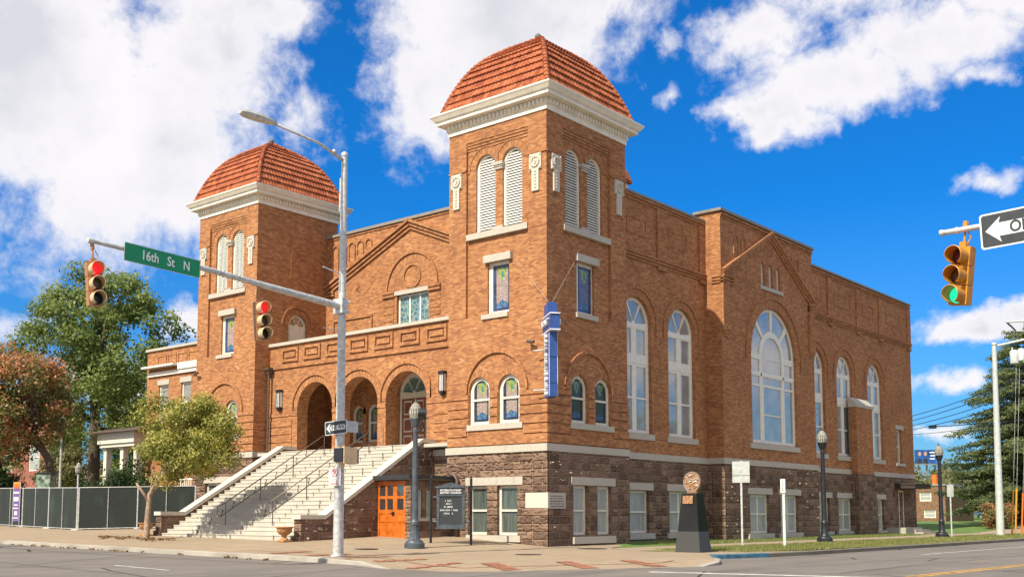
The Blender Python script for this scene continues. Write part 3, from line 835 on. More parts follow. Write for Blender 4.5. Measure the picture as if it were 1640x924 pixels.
def tower_front(fr, lowglass, midglass, W=5.07, mid=True, full=True, low=((-3.93, -2.86), (-2.41, -1.34)), louv=((-3.69, -2.67), (-2.29, -1.29)), midw=(-3.06, -1.95), pan=(-4.13, -.91), arc=-2.5, orn=(-4.64, -.51)):
    """one decorated face of a tower; u runs from -W (left) to 0 (right)"""
    R = MB()
    pn = rect(pan[0], pan[1], 9.05, 16.27)
    lo = [archp(a, b, 4.73, 6.63) for a, b in low]
    wall(R, fr, rect(-W, 0, 3.7, 16.8), [pn]+lo, 0, .11)
    lv = [archp(a, b, 12.46, 15.65, 20) for a, b in louv]; mw = rect(midw[0], midw[1], 9.08, 11.17)
    wall(R, fr, pn, lv+[mw], .11, .16)
    for L in lo:                                   # deeper reveals for the low windows
        pass
    # corbelled head of the recessed panel and string lines
    for k, dd in enumerate((.02, .05, .08)): fbox(R, fr, pan[0], pan[1], 16.15-k*.11, 16.275-k*.11-.03, dd, .115)
    for a, b in ((-W, pan[0]), (pan[1], 0)): fbox(R, fr, a, b, 15.10, 15.17, -.05, .02)
    for a, b in ((pan[0], louv[0][0]-.33), (louv[1][1]+.33, pan[1])): fbox(R, fr, a, b, 15.02, 15.08, .08, .12)
    body = part('tower_wall', R, BRICK)
    G = MB()
    for a, b in louv:
        uc, r = (a+b)/2, (b-a)/2
        m_ = (louv[0][0]+louv[1][1])/2; lim = (pan[0], m_-.002) if uc < m_ else (m_+.002, pan[1])
        ring(G, fr, uc, 15.65-r, r+.002, r+.30, .096, .112, 0, pi, 22, lim)
        ring(G, fr, uc, 15.65-r, r+.302, r+.345, .072, .112, .0, pi, 26, lim)
    for a, b in low:
        uc, r = (a+b)/2, (b-a)/2; ring(G, fr, uc, 6.63-r, r+.002, r+.24, -.012, .005, 0, pi, 20)
    ring(G, fr, arc, 6.02, 1.50, 1.61, -.085, .005, 0, pi, 36)
    part('brick_arches', G, BRICK)
    # banded courses between the base and the spring of the arches
    B = MB()
    E_ = [(-W, low[0][0]-.02), (low[0][1]+.02, low[1][0]-.02), (low[1][1]+.02, .035)]
    zz = [4.31, 4.69, 5.05, 5.41, 5.78]
    fbox(B, fr, -W, .035, 3.93, 4.25, -.045, .002)
    for z in zz:
        t = .325 if z < 5.7 else .22
        for a, b in E_:
            if z < 4.6: a, b = (-W, low[0][0]-.12) if a == -W else ((low[1][1]+.2, .035) if b > 0 else (9, 9))
            if a < b: fbox(B, fr, a, b, z, z+t-.035, -.045, .002)
    part('banded_brickwork', B, BRICK)
    for a, b in louv: louvre(fr, a, b, 12.46, 15.65, .2)
    uc = (louv[0][1]+louv[1][0])/2
    K = MB(); fbox(K, fr, uc-.21, uc+.21, 14.99, 15.06, .02, .25); fbox(K, fr, uc-.27, uc+.27, 15.06, 15.18, -.02, .25); fbox(K, fr, uc-.2, uc+.2, 14.9, 14.99, .05, .25)
    part('colonnette_capital', K, LIME)
    stoneblock('louver_sill', fr, pan[0]+.03, pan[1]-.02, 12.22, 12.46, .04, None, LIME)
    stoneblock('colonnette_base', fr, uc-.28, uc+.28, 12.46, 12.58, .0, None, LIME, .25)
    for o in orn: ornament(fr, o, 15.07)
    zt, zb = 11.17, 9.08
    f = glazed('stained_window', fr, mw, [rect(midw[0]+.2, midw[1]-.03, zb+.13, zt-.13)], .2, midglass)
    stoneblock('lintel', fr, midw[0]-.12, midw[1]+.18, 11.17, 11.46, .05, f)
    stoneblock('sill', fr, midw[0]-.2, midw[1]+.06, 8.9, 9.09, .07, f)
    for a, b in low: f = sash_arch(fr, a, b, 4.73, 6.63, .105, lowglass)
    stoneblock('window_sill', fr, low[0][0]-.08, low[1][1]+.18, 4.52, 4.75, .07, None)

def tower_base(fr, W, wins, glass, zb=-.4, proud=.05, sills=(.2, .44), end=.05):
    R = MB()
    wall(R, fr, rect(-W, end, zb, 3.62), [rect(a, b, .45, 2.34) for a, b in wins], -proud, .3)
    part('stone_base', R, STONE)
    for a, b in wins: sash_rect(fr, a, b, .45, 2.34, .1, glass, 'basement_window')
    stoneblock('base_lintel', fr, wins[0][0]-.12, wins[-1][1]+.27, 2.36, 2.67, proud+.03, None)
    stoneblock('base_sill', fr, wins[0][0]-.05, wins[-1][1]+.2, sills[0], sills[1], proud+.09, None)

# --- the right-hand (near) tower
F0 = Front(0.)
tower_front(F0, STAINEDLOW, STAINED)
tower_base(F0, 5.07, [(-3.92, -2.94), (-2.42, -1.41)], BASEGLASSF)
class SideU(Side):                                 # side face of the tower: u = y-5.4 so that the face runs -5.4..0
    def P(s, u, z, d=0.): return (s.x-d, u+5.4, z)
S0 = SideU(0.)
o = 5.4
tower_front(S0, STAINEDDARK, STAINEDSHADE, 5.4, low=((1.5-o, 2.58-o), (3.08-o, 4.16-o)), louv=((1.34-o, 2.36-o), (2.8-o, 3.82-o)), midw=(2.05-o, 3.22-o), pan=(1.06-o, 4.27-o), arc=2.68-o, orn=(.575-o, 4.86-o))
STAINEDSIDE = STAINEDSHADE
tower_base(S0, 5.4, [(1.54-o, 2.51-o), (3.13-o, 4.09-o)], BASEGLASS, sills=(.12, .38), end=.02)
mb = MB()
wall(mb, Side(-5.07, -1), rect(.0, 5.4, 3.5, 16.8)); wall(mb, Front(5.4), rect(-5.07, 0, 3.5, 16.8))
part('tower_wall', mb, BRICK)
def band(boxes, z0=3.6, z1=3.88):
    mb = MB()
    for b in boxes: mb.box(*b, z0, z1)
    return part('water_table', mb, LIME)
band([(-5.12, .062, -.1, 0), (0, .062, 0, 5.46)])
# corner stones with worn inscriptions
P1 = stoneblock('corner_stone', F0, -1.0, .065, 1.48, 2.05, .07, None, LIMECLEAN)
P2 = stoneblock('corner_stone', Side(0.), -.06, 1.02, 1.46, 2.04, .075, None, LIME)
mb = MB()
for k in range(5):
    u = .08
    while u < .92:
        w = random.uniform(.04, .16)
        if u+w < .95: fbox(mb, Side(0.), u, u+w, 1.90-k*.095, 1.935-k*.095, -.078, -.07)
        u += w+.04
mb.build('worn_inscription', INNER, P2)

def chips(name, fr, u0, u1, z0, z1, n, d0, seed, hmax=.10, skip=(), mat=None):
    """broken edges of the rock-faced blocks that stand out from the wall"""
    rr = random.Random(seed); mb = MB()
    for k in range(n):
        u, z = rr.uniform(u0, u1), rr.uniform(z0, z1)
        z = z0+round((z-z0)/.292)*.292+rr.uniform(.02, .13)
        if any(a < u < b and c < z < d for a, b, c, d in skip): continue
        w, h, p = rr.uniform(.03, .13), rr.uniform(.02, .06), rr.uniform(.04, hmax); m = rr.randint(5, 7)
        L = [(u+w*cos(2*pi*j/m)*rr.uniform(.6, 1.2), z+h*sin(2*pi*j/m)*rr.uniform(.6, 1.3)) for j in range(m)]
        a = fr.P(u+w*rr.uniform(-.4, .5), z+h*rr.uniform(-.2, .6), d0-p)
        for j in range(m): mb.face([fr.P(*L[j], d0+.005), fr.P(*L[(j+1) % m], d0+.005), a])
    return part(name, mb, mat or STONE)
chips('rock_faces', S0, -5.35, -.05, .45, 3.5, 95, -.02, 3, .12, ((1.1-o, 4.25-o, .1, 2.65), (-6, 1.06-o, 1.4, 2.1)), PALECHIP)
chips('rock_faces', F0, -5.0, .0, .5, 3.5, 170, -.05, 4, .07, ((-4.1, -1.1, .1, 2.7), (-1.05, .1, 1.4, 2.1)))
def cornice(x0, x1, y0, y1, z0, sc=1.):
    prof = [(.0, 0), (.05, .0), (.05, .19), (.10, .21), (.10, .44), (.40, .46), (.40, .60), (.47, .62), (.55, .74), (.60, .80), (.60, .86), (.25, .97), (.0, 1.0)]
    mb = MB()
    mb.loft([[(x0-e*sc, y0-e*sc, z0+h*sc), (x1+e*sc, y0-e*sc, z0+h*sc), (x1+e*sc, y1+e*sc, z0+h*sc), (x0-e*sc, y1+e*sc, z0+h*sc)] for e, h in prof], caps=(False, True))
    c = part('cornice', mb, CORN)
    d = MB(); p, w, a, b = .2*sc, .115*sc, z0+.24*sc, z0+.41*sc; e0, e1 = .098*sc, .175*sc
    n = round((x1-x0)/p)
    for k in range(n):
        u = x0+(k+.5)*(x1-x0)/n
        d.box(u-w/2, u+w/2, y0-e1, y0-e0, a, b); d.box(u-w/2, u+w/2, y1+e0, y1+e1, a, b)
    n = round((y1-y0)/p)
    for k in range(n):
        u = y0+(k+.5)*(y1-y0)/n
        d.box(x1+e0, x1+e1, u-w/2, u+w/2, a, b); d.box(x0-e1, x0-e0, u-w/2, u+w/2, a, b)
    d.build('dentils', CORN, c)
DOME = [(2.86, 17.72), (2.80, 17.92), (2.66, 18.30), (2.43, 18.84), (2.21, 19.28), (1.93, 19.72), (1.57, 20.12), (1.2, 20.42), (.72, 20.72), (.3, 20.95), (.06, 21.12)]
def dome(cx, cy, hx, hy, fz, sc=1.):
    pts = [Vector((s/2.7, z)) for s, z in DOME]
    # resample to even courses along the curve
    Ls = [0]
    for a, b in zip(pts, pts[1:]): Ls.append(Ls[-1]+math.hypot((b.x-a.x)*2.7, b.y-a.y))
    N = 12; C_ = []
    for i in range(N+1):
        t = Ls[-1]*i/N
        for k in range(len(Ls)-1):
            if t <= Ls[k+1]+1e-9:
                f = (t-Ls[k])/(Ls[k+1]-Ls[k]); C_.append(pts[k]*(1-f)+pts[k+1]*f); break
    mb = MB()
    for side in range(4):
        ax = side % 2                              # 0: faces -y/+y, 1: faces +x/-x
        sg = -1 if side in (0, 3) else 1
        ht, hn = (hx, hy) if ax == 0 else (hy, hx)
        for i in range(N):
            a, b = C_[i], C_[i+1]
            d2 = Vector((b.x*hn-a.x*hn, b.y-a.y)); d2.normalize(); nrm = Vector((d2.y, -d2.x))   # outward in (out, z)
            lim_a, lim_b = a.x*ht, b.x*ht
            pitch = .195*sc; nc = int(lim_a/pitch)+1
            cols = []
            for j in range(-nc*6, nc*6+1):
                t = j*pitch/6
                if abs(t) <= lim_a+pitch/6:
                    ph = j % 6; cols.append((t, (0, .020, .030, .034, .030, .020)[ph]))
            rings = []
            for row, (P, lim, lift) in enumerate(((a, lim_a, -.03), (a, lim_a, .075), (b, lim_b, .0))):
                r = []
                for t, h in cols:
                    tt = max(-lim, min(lim, t))
                    hh = (lift+(h if row else 0))*sc
                    out = P.x*hn+nrm.x*hh; z = P.y+nrm.y*hh
                    q = (cx+tt, cy+sg*out) if ax == 0 else (cx+sg*out, cy+tt)
                    r.append((*q, fz(z)))
                rings.append(r)
            mb.loft(rings, close=False)
    d = part('tile_dome', mb, TILE)
    h = MB()
    for sx in (-1, 1):
        for sy in (-1, 1):
            for i in range(N*2):
                f0, f1 = i/2, i/2+.56
                def at(f):
                    f = min(f, N-.001); k = int(f); q = C_[k]*(1-(f-k))+C_[k+1]*(f-k); return Vector((cx+sx*q.x*hx, cy+sy*q.x*hy, fz(q.y)+.035))
                A, B = at(f0), at(f1)
                if (B-A).length > .02: h.tube([A, B], [.125*sc, .095*sc], 8)
    h.build('hip_tiles', TILE, d, smooth=True, sharp=50)
    g = MB(); z = fz(21.1); g.lathe([(.09, 0), (.06, .12), (.05, .16), (.11, .2), (.14, .28), (.12, .36), (.06, .42), (.0, .45)], (cx, cy, z-.1), 12)
    g.build('finial', principled('green_copper', (.10, .14, .12), .6), d, smooth=True)
cornice(-5.07, 0, 0, 5.4, 16.74)
dome(-2.535, 2.7, 2.535+.05, 2.7+.05, lambda z: z)

# --- the left-hand (far) tower
A, Bz = .946, .55
fzL = lambda z: A*z+Bz if z > .5 else z+.1
FL = Front(0., lambda u: -17.85+.957*u, fzL)
tower_front(FL, STAINEDLOW, STAINED)
tower_base(FL, 5.07, [(-3.92, -2.94), (-2.42, -1.41)], BASEGLASSF)
band([(-22.75, -17.75, -.1, 0), (-17.85, -17.75, 0, .92)], 3.95, 4.22)
mb = MB()
SL = Side(-17.85)
dr = archp(1.98, 3.12, 9.3, 11.2)
wall(mb, SL, rect(0, 5.1, 3.5, 16.45), [dr, archp(2.1, 3.3, 4.15, 6.75)], 0, .2)
wall(mb, SL, rect(0, .92, 0, 3.95), (), -.04)
wall(mb, Side(-22.7, -1), rect(0, 5.1, -.3, 16.45)); wall(mb, Front(5.1), rect(-22.7, -17.85, 3.5, 16.45))
for k in range(4): fbox(mb, SL, .0, .92, 4.6+k*.36, 4.9+k*.36, -.03, .002)
part('tower_wall', mb, BRICK)
mb = MB(); ring(mb, SL, 2.55, 10.62, .90, 1.0, -.05, .005, 0, pi, 24); ring(mb, SL, 2.55, 10.62, .575, .82, -.012, .005, 0, pi, 20); strip(mb, SL, [(2.08, 13.0), (2.08, 15.15), (3.24, 15.15), (3.24, 13.0)], .05, -.02, .003)
part('brick_arches', mb, BRICK)
f = glazed('roof_door', SL, dr, [sector(2.55, 10.62, .12, .45, .1, .98), sector(2.55, 10.62, .12, .45, 1.08, 2.06), sector(2.55, 10.62, .12, .45, 2.16, 3.04)], .1, GLASS)
mb = MB(); fbox(mb, SL, 2.1, 3.0, 9.32, 10.5, .07, .1); mb.build('door_leaf', TRIM, f)
f = glazed('vestibule_door', SL, archp(2.1, 3.3, 4.15, 6.75), [archp(2.22, 3.18, 4.2, 6.63)], .05, DOORDARK)
cornice(-22.70, -17.85, 0, 5.1, fzL(16.74), .95)
dome(-20.275, 2.55, 2.425+.05, 2.55+.05, fzL, .95)

# --- porch of three arches between the towers
FP = Front(.92)
cen = (-14.47, -11.45, -8.43)
mb = MB()
wall(mb, FP, rect(-17.85, -5.07, 4.0, 9.34), [archp(c-1.25, c+1.25, 4.12, 7.40, 28) for c in cen], 0, .62)
part('porch_wall', mb, BRICK)
mb = MB()
for i, c in enumerate(cen):
    lim = (c-1.51, c+1.51)
    ring(mb, FP, c, 6.15, 1.252, 1.56, -.016, .005, 0, pi, 36, lim)
    ring(mb, FP, c, 6.15, 1.565, 1.67, -.085, .005, 0, pi, 40, lim)
for a, b in ((-17.85, -15.72), (-13.22, -12.7), (-10.2, -9.68), (-7.18, -5.07)): fbox(mb, FP, a, b, 5.90, 6.08, -.035, .01)
part('brick_arches', mb, BRICK)
mb = MB()
for k in range(4):
    z = 4.31+k*.37
    for a, b in ((-17.85, -16.1), (-6.75, -5.07)):
        fbox(mb, FP, a, b, z, z+.30, -.035, .002)
part('banded_brickwork', mb, BRICK)
mb = MB()
for k in range(7):
    u0 = -16.93+k*1.617; u1 = u0+1.23
    ov = rect(u0, u1, 8.52, 9.2)
    wall(mb, FP, ov, [rect(u0+.13, u1-.13, 8.66, 9.06)], -.075, .06, .076)
    fbox(mb, FP, u0+.22, u1-.22, 8.74, 8.98, -.06, .002)
fbox(mb, FP, -17.85, -5.07, 8.22, 8.32, -.085, .01)
part('parapet_panels', mb, BRICK)
mb = MB(); mb.box(-17.95, -5.07, .80, 1.62, 9.34, 9.49); part('coping', mb, LIME)
mb = MB(); mb.box(-17.85, -5.07, 1.54, 4.4, 8.95, 9.2); part('porch_roof', mb, DARKROOF)
mb = MB(); mb.box(-17.85, -5.07, 1.55, 4.39, 8.0, 8.1); part('porch_ceiling', mb, CEIL)
mb = MB(); mb.box(-17.85, -5.07, .2, 4.4, 4.0, 4.14); part('porch_floor', mb, STEP)
# stone foot of the porch beside the stair
mb = MB()
wall(mb, FP, rect(-17.85, -16.2, 0, 4.0), (), -.05, 0, .1); wall(mb, FP, rect(-6.68, -5.07, 0, 3.66), (), -.05, 0, .1)
part('stone_base', mb, STONE)
band([(-6.68, -5.12, .8, .92)], 3.66, 3.92); band([(-17.75, -16.2, .8, .92)], 4.0, 4.25)

# gabled front wall, set back above the porch
FG = Front(4.4)
mb = MB()
dd = archp(-12.45, -10.55, 4.14, 7.93, 24); uw = rect(-12.65, -10.5, 10.1, 11.79)
pw = [archp(a, a+.86, 4.75, 6.62) for a in (-15.82, -14.72, -9.12, -8.02)]
wall(mb, FG, rect(-18.05, -5.07, 4.0, 15.4), [dd, uw]+pw, 0, .3)
wall(mb, Side(-18.05, -1), rect(4.4, 6.0, 10, 15.4))
part('gable_wall', mb, BRICK)
mb = MB()
apx, apz = -11.72, 15.34
for k, (dz, pr) in enumerate(((0, .26), (-.17, .17), (-.34, .09))):
    strip(mb, FG, [(-18.1, 12.70+dz), (apx, apz+dz), (-5.07, 12.60+dz)], .13, -pr, .004+k*.001)
fbox(mb, FG, -18.05, -17.2, 12.35, 12.46, -.10, .01); fbox(mb, FG, -18.05, -17.2, 12.5, 12.6, -.13, .012)
fbox(mb, FG, -18.05, -5.07, 15.28, 15.36, -.05, .01)
ring(mb, FG, -11.6, 12.06, 1.25, 1.66, -.014, .005, 0, pi, 30); ring(mb, FG, -11.6, 12.06, 1.665, 1.75, -.09, .006, 0, pi, 34)
ring(mb, FG, -11.6, 12.62,   .52, .59, -.06, .007, 0, 2*pi, 28)
for a, b in ((-13.62, -12.8), (-10.48, -9.7)):
    for z in (11.74, 11.92): fbox(mb, FG, a, b, z, z+.12, -.10, .01)
    for k in range(4): fbox(mb, FG, a+.06, b-.04, 10.2+k*.36, 10.5+k*.36, -.03, .004)
for k in range(5):
    u = -17.15+k*.62; zb = max(13.2, 12.9+(u+18.1)*.415+.25)
    ring(mb, FG, u, 14.72, .19, .26, -.07, .004, 0, pi, 14)
    for s in (-1, 1): fbox(mb, FG, u+s*.22-.03, u+s*.22+.03, zb, 14.72, -.06, .005)
for k in range(5):
    u = -8.5+k*.62; zb = max(13.2, 15.1-(u+11.7)*.415)
    if zb < 14.6:
        ring(mb, FG, u, 14.72, .19, .26, -.07, .004, 0, pi, 14)
        for s in (-1, 1): fbox(mb, FG, u+s*.22-.03, u+s*.22+.03, zb, 14.72, -.06, .005)
strip(mb, FG, [(-17.2, 9.5), (-17.2, 11.03), (-14.38, 11.03), (-14.38, 9.5)], .07, -.07, .004)
for a in (-15.82, -14.72, -9.12, -8.02): ring(mb, FG, a+.43, 6.19, .432, .66, -.014, .005, 0, pi, 18)
wall(mb, FG, [(-15.53, 12.44), (-15.32, 12.66), (-15.53, 12.88), (-15.74, 12.66)], (), -.04, 0, .04)
part('gable_mouldings', mb, BRICK)
mb = MB(); mb.box(-18.15, -5.07, 4.28, 4.8, 15.4, 15.54); part('coping', mb, COPING)
w = (12.65-10.5)/3
f = glazed('leaded_window', FG, uw, [rect(-12.55+k*.70, -12.55+k*.70+.61, 10.15, 11.70) for k in range(3)], .15, LEADED, fmat=WHITE)
stoneblock('lintel', FG, -12.79, -10.5, 11.79, 12.0, .06, f)
for a in (-15.82, -14.72, -9.12, -8.02): sash_arch(FG, a, a+.86, 4.75, 6.62, .16, STAINEDLOW, 'porch_window')
f = glazed('entrance_door', FG, dd, [sector(-11.5, 6.98, .1, .74, .12, .98), sector(-11.5, 6.98, .1, .74, 1.06, 2.08), sector(-11.5, 6.98, .1, .74, 2.16, 3.02)], .08, LEADED, fmat=TRIM, label='central entrance door with a fanlight behind the middle arch')
mb = MB()
for s in (0, 1):
    a = -12.28+s*.79; wall(mb, FG, rect(a, a+.77, 4.16, 6.72), [rect(a+.1, a+.67, 4.3+j*.82, 4.3+j*.82+.68) for j in range(3)], .055, .03)
    for j in range(3): fbox(mb, FG, a+.16, a+.61, 4.38+j*.82, 4.3+j*.82+.6, .065, .09)
    fbox(mb, FG, a+.1, a+.67, 4.3, 6.68, .082, .095)
mb.build('door_leaf', DOORRED, f)

# flat roof behind, plain back walls
mb = MB(); mb.box(-22.3, -.95, 4.8, 40.9, 14.6, 14.75); part('main_roof', mb, DARKROOF)
mb = MB()
wall(mb, Side(-22.6, -1), rect(5.1, 41.1, -.5, 15.2)); wall(mb, Front(41.1), rect(-22.6, -.9, -.5, 15.2))
wall(mb, Side(-1.3, -1), rect(5.4, 41.1, 14.7, 15.2))
part('rear_wall', mb, BRICK)
# --- the long side wall
M9 = Side(-.9)
def big_window(fr, u0, u1, z0, zt, d=.16, name='tall_window'):
    """two double-hung lights under a transom and an arched fan"""
    uc, r = (u0+u1)/2, (u1-u0)/2; zs = zt-r; w = .14; m = .10
    zt1 = z0+3.05; zt2 = zs-.18
    P = []
    for a, b in ((u0+w, uc-m), (uc+m, u1-w)):
        P += [rect(a+.06, b-.06, z0+.15, z0+1.5), rect(a+.06, b-.06, z0+1.58, zt1-.12), rect(a+.1, b-.1, zt1+.42, zt2-.05)]
    for k in range(3):
        a0 = pi*k/3+.05; P.append(sector(uc, zs, .14, r-w, a0+(.06 if k == 0 else 0), pi*(k+1)/3-.05-(.06 if k == 2 else 0), 7))
    f = glazed(name, fr, archp(u0, u1, z0, zt, 24), P, d, SKYGLASS, fmat=WHITE, bars=[(u0+.03, u1-.03, zt1, zt1+.16), (u0+.03, u1-.03, zt2, zt2+.12)])
    s = MB(); fbox(s, fr, u0-.2, u1+.13, z0-.28, z0-.02, -.07, .2); s.build('sill', LIME, f)
    return f
W1, W2 = (6.35, 8.68), (10.1, 12.45)
FARW = [(24.75, 27.1), (28.75, 31.05), (33.4, 35.75)]
mb = MB()
wall(mb, M9, rect(5.4, 13.48, 3.7, 15.25), [archp(a, b, 4.74, 10.7, 24) for a, b in (W1, W2)], 0, .35)
small = rect(38.05, 38.95, 4.55, 6.72)
part('side_wall', mb, BRICK); mb = MB(); wall(mb, M9, rect(23.7, 41.1, 3.7, 15.3), [archp(a, b, 4.66, 10.62, 24) for a, b in FARW]+[small], 0, .35)
part('side_wall', mb, BRICK)
mb = MB()
for a, b in (W1, W2): 
    c, r = (a+b)/2, (b-a)/2; ring(mb, M9, c, 10.7-r, r+.002, r+.36, -.02, .005, 0, pi, 30); ring(mb, M9, c, 10.7-r, r+.365, r+.46, -.07, .005, -.25, pi+.25, 34)
for a, b in FARW:
    c, r = (a+b)/2, (b-a)/2; ring(mb, M9, c, 10.62-r, r+.002, r+.36, -.02, .005, 0, pi, 30); ring(mb, M9, c, 10.62-r, r+.365, r+.46, -.07, .005, -.25, pi+.25, 34)
part('brick_arches', mb, BRICK)
for a, b in (W1, W2): big_window(M9, a, b, 4.74, 10.7)
for a, b in FARW: big_window(M9, a, b, 4.66, 10.62)
mb = MB()
for y0, y1 in ((5.4, 13.47), (23.71, 41.15)):
    for z, h, p in ((12.36, .10, .06), (12.48, .10, .11), (12.60, .08, .15)): fbox(mb, M9, y0, y1, z, z+h, -p, .01)
    fbox(mb, M9, y0, y1, 15.0, 15.10, -.05, .01); fbox(mb, M9, y0, y1, 15.12, 15.22, -.10, .01)
for u, w in ((9.2, .72), (12.95, .5), (5.75, .5), (27.7, .6), (31.88, .5), (35.5, .62), (40.5, .6)): fbox(mb, M9, u, u+w, 12.69, 14.98, -.09, .012); fbox(mb, M9, u, u+w, 12.2, 12.34, -.12, .012)
for u0, u1 in ((6.8, 8.4), (10.28, 11.9), (24.9, 26.9), (28.7, 31.05), (33.0, 34.7), (36.8, 39.3)):
    wall(mb, M9, rect(u0, u1, 13.5, 14.3), [rect(u0+.1, u1-.1, 13.6, 14.2)], -.03, .03, .03)
part('parapet_mouldings', mb, BRICK)
mb = MB(); mb.box(-1.35, -.78, 5.4, 13.48, 15.25, 15.36); mb.box(-1.35, -.78, 23.7, 41.2, 15.3, 15.41); part('coping', mb, COPING)
f = sash_rect(M9, *[small[0][0], small[1][0], small[0][1], small[2][1]], .15, SKYGLASS, 'small_side_window')
stoneblock('lintel', M9, 37.85, 39.25, 6.74, 7.02, .05, f); stoneblock('sill', M9, 37.85, 39.35, 4.36, 4.54, .08, f)

# --- the projecting transept bay
B0 = Side(0.)
ow = archp(16.38, 21.42, 4.75, 11.7, 36)
sm = [archp(u, u+.42, 12.74, 13.98, 10) for u in (17.62, 18.5, 19.36)]
mb = MB()
wall(mb, B0, rect(13.48, 23.7, 3.7, 15.7), [ow]+sm, 0, .35)
wall(mb, Front(13.48), rect(-.9, 0, 3.7, 15.7)); wall(mb, Front(23.7), rect(-.9, 0, 3.7, 15.7))
part('transept_wall', mb, BRICK)
mb = MB()
ring(mb, B0, 18.9, 9.18, 2.522, 3.0, -.02, .005, 0, pi, 44); ring(mb, B0, 18.9, 9.18, 3.005, 3.12, -.08, .005, -.12, pi+.12, 48)
for k, (dz, pr) in enumerate(((0, .20), (-.17, .14), (-.34, .08))):
    strip(mb, B0, [(13.55, 12.82+dz), (18.72, 15.62+dz), (23.65, 12.78+dz)], .15, -pr, .004+k*.001)
for u0, u1 in ((13.48, 14.15), (23.05, 23.7)):
    fbox(mb, B0, u0, u1, 9.95, 12.55, -.12, .006); fbox(mb, B0, u0+.04, u1-.04, 9.8, 9.95, -.09, .006); fbox(mb, B0, u0+.1, u1-.1, 9.66, 9.8, -.05, .006)
    for k in range(3): fbox(mb, B0, u0-(.0), u1+.45*(1 if u0 < 15 else 0), 12.52-k*.15, 12.61-k*.15, -.19+k*.03, .01)
for k in range(3): fbox(mb, Front(13.48), -.5, -.02, 12.50-k*.15, 12.58-k*.15, -.06, .005)
fbox(mb, B0, 13.48, 23.7, 15.42, 15.5, -.04, .006); fbox(mb, B0, 13.48, 23.7, 15.53, 15.63, -.09, .006)
for u0 in (15.0, 15.75, 21.0, 21.75):
    zz = 14.55; ring(mb, B0, u0, zz, .2, .27, -.05, .004, 0, pi, 14)
    zb = 12.95+abs((u0-13.55) if u0 < 18 else (23.65-u0))*.53+.1
    for s in (-1, 1): fbox(mb, B0, u0+s*.235-.035, u0+s*.235+.035, min(zb, zz-.05), zz, -.05, .004)
part('transept_mouldings', mb, BRICK)
mb = MB(); mb.box(-1.4, .12, 13.36, 23.82, 15.7, 15.83); part('coping', mb, COPING)
mb = MB(); mb.box(-1.38, -.05, 13.53, 23.65, 14.8, 15.0); part('transept_roof', mb, DARKROOF)
mb = MB(); wall(mb, Front(13.48), rect(-6, -.9, 14.5, 15.7)); wall(mb, Front(23.7), rect(-6, -.9, 14.5, 15.7)); wall(mb, Side(-1.4, -1), rect(13.48, 23.7, 14.5, 15.7)); part('parapet_return', mb, BRICK)
# the great arched window
uc, zs, R = 18.9, 9.18, 2.52; zi = 9.12; ri = 1.12
P = []
for k in range(4):
    a0, a1 = pi*k/4, pi*(k+1)/4
    P.append(sector(uc, zs, ri+.24, R-.15, a0+.055, a1-.055, 8))
P.append(archp(uc-ri+.02, uc+ri-.02, 8.36, zi+ri-.02, 20))
for s in (-1, 1):
    a, b = sorted((uc+s*(ri+.24), uc+s*(R-.15)))
    P.append(rect(a, b, 8.36, 8.98)); P.append(rect(a, b, 4.92, 7.62)); P.append(rect(a, b, 7.72, 8.12))
for a, b in ((uc-ri+.14, uc+ri-.14),): P += [rect(a, b, 4.92, 6.18), rect(a, b, 6.25, 7.62), rect(uc-ri+.04, uc+ri-.04, 7.74, 8.12)]
f = glazed('great_window', B0, ow, P, .14, SKYGLASS, fmat=WHITE, bars=[(16.42, 21.38, 8.16, 8.30), (uc-ri-.17, uc-ri-.05, 4.8, 9.1), (uc+ri+.05, uc+ri+.17, 4.8, 9.1)])
s = MB(); fbox(s, B0, 16.05, 21.54, 4.46, 4.72, -.08, .2); s.build('sill', LIME, f)
for u in (17.62, 18.5, 19.36): louvre(B0, u, u+.42, 12.74, 13.98, .12, .13, w=.05)
stoneblock('louver_sill', B0, 17.5, 20.0, 12.56, 12.74, .08, None)

# --- rock-faced base of the side
def base_run(fr, u0, u1, wins, proud, gl=BASEGLASS, zb=-.4):
    R = MB(); wall(R, fr, rect(u0, u1, zb, 3.62), [rect(a, b, z0, z1) for a, b, z0, z1, dbl in wins], -proud, .3)
    part('stone_base', R, STONE)
    for a, b, z0, z1, dbl in wins:
        f = sash_rect(fr, a, b, z0, z1, .1, gl, 'basement_window', double=dbl)
        stoneblock('lintel', fr, a-.2, b+.33, z1+.02, z1+.33, proud+.03, f)
        stoneblock('sill', fr, a-.25, b+.35, z0-.26, z0-.01, proud+.09, f)
base_run(M9, 5.4, 13.48, [(6.35, 8.28, .44, 2.26, False), (9.95, 11.95, .44, 2.26, True)], .05)
base_run(B0, 13.42, 23.76, [(15.85, 17.88, .32, 2.2, True), (19.15, 21.18, .32, 2.2, True)], .05)
R = MB(); wall(R, Front(13.43), rect(-.9, .05, -.4, 3.62)); wall(R, Front(23.75), rect(-.9, .05, -.4, 3.62)); part('stone_base', R, STONE)
base_run(M9, 23.7, 41.1, [(25.6, 27.2, .3, 2.16, True), (28.42, 30.42, .3, 2.16, True), (34.4, 35.4, .27, 2.16, False)], .05)
band([(-.9, -.835, 5.46, 13.4)]); band([(-.9, .065, 13.38, 13.48), (0, .065, 13.48, 23.70), (-.9, .065, 23.70, 23.80)]); band([(-.9, -.835, 23.8, 41.15)])
chips('rock_faces', M9, 5.6, 13.3, .5, 3.4, 60, -.05, 5, .07, ((6.0, 8.8, .1, 2.7), (9.6, 12.4, .1, 2.7)))
chips('rock_faces', B0, 13.5, 23.7, .4, 3.5, 80, -.05, 6, .10, ((15.5, 18.4, .05, 2.6), (18.8, 21.7, .05, 2.6)), PALECHIP)
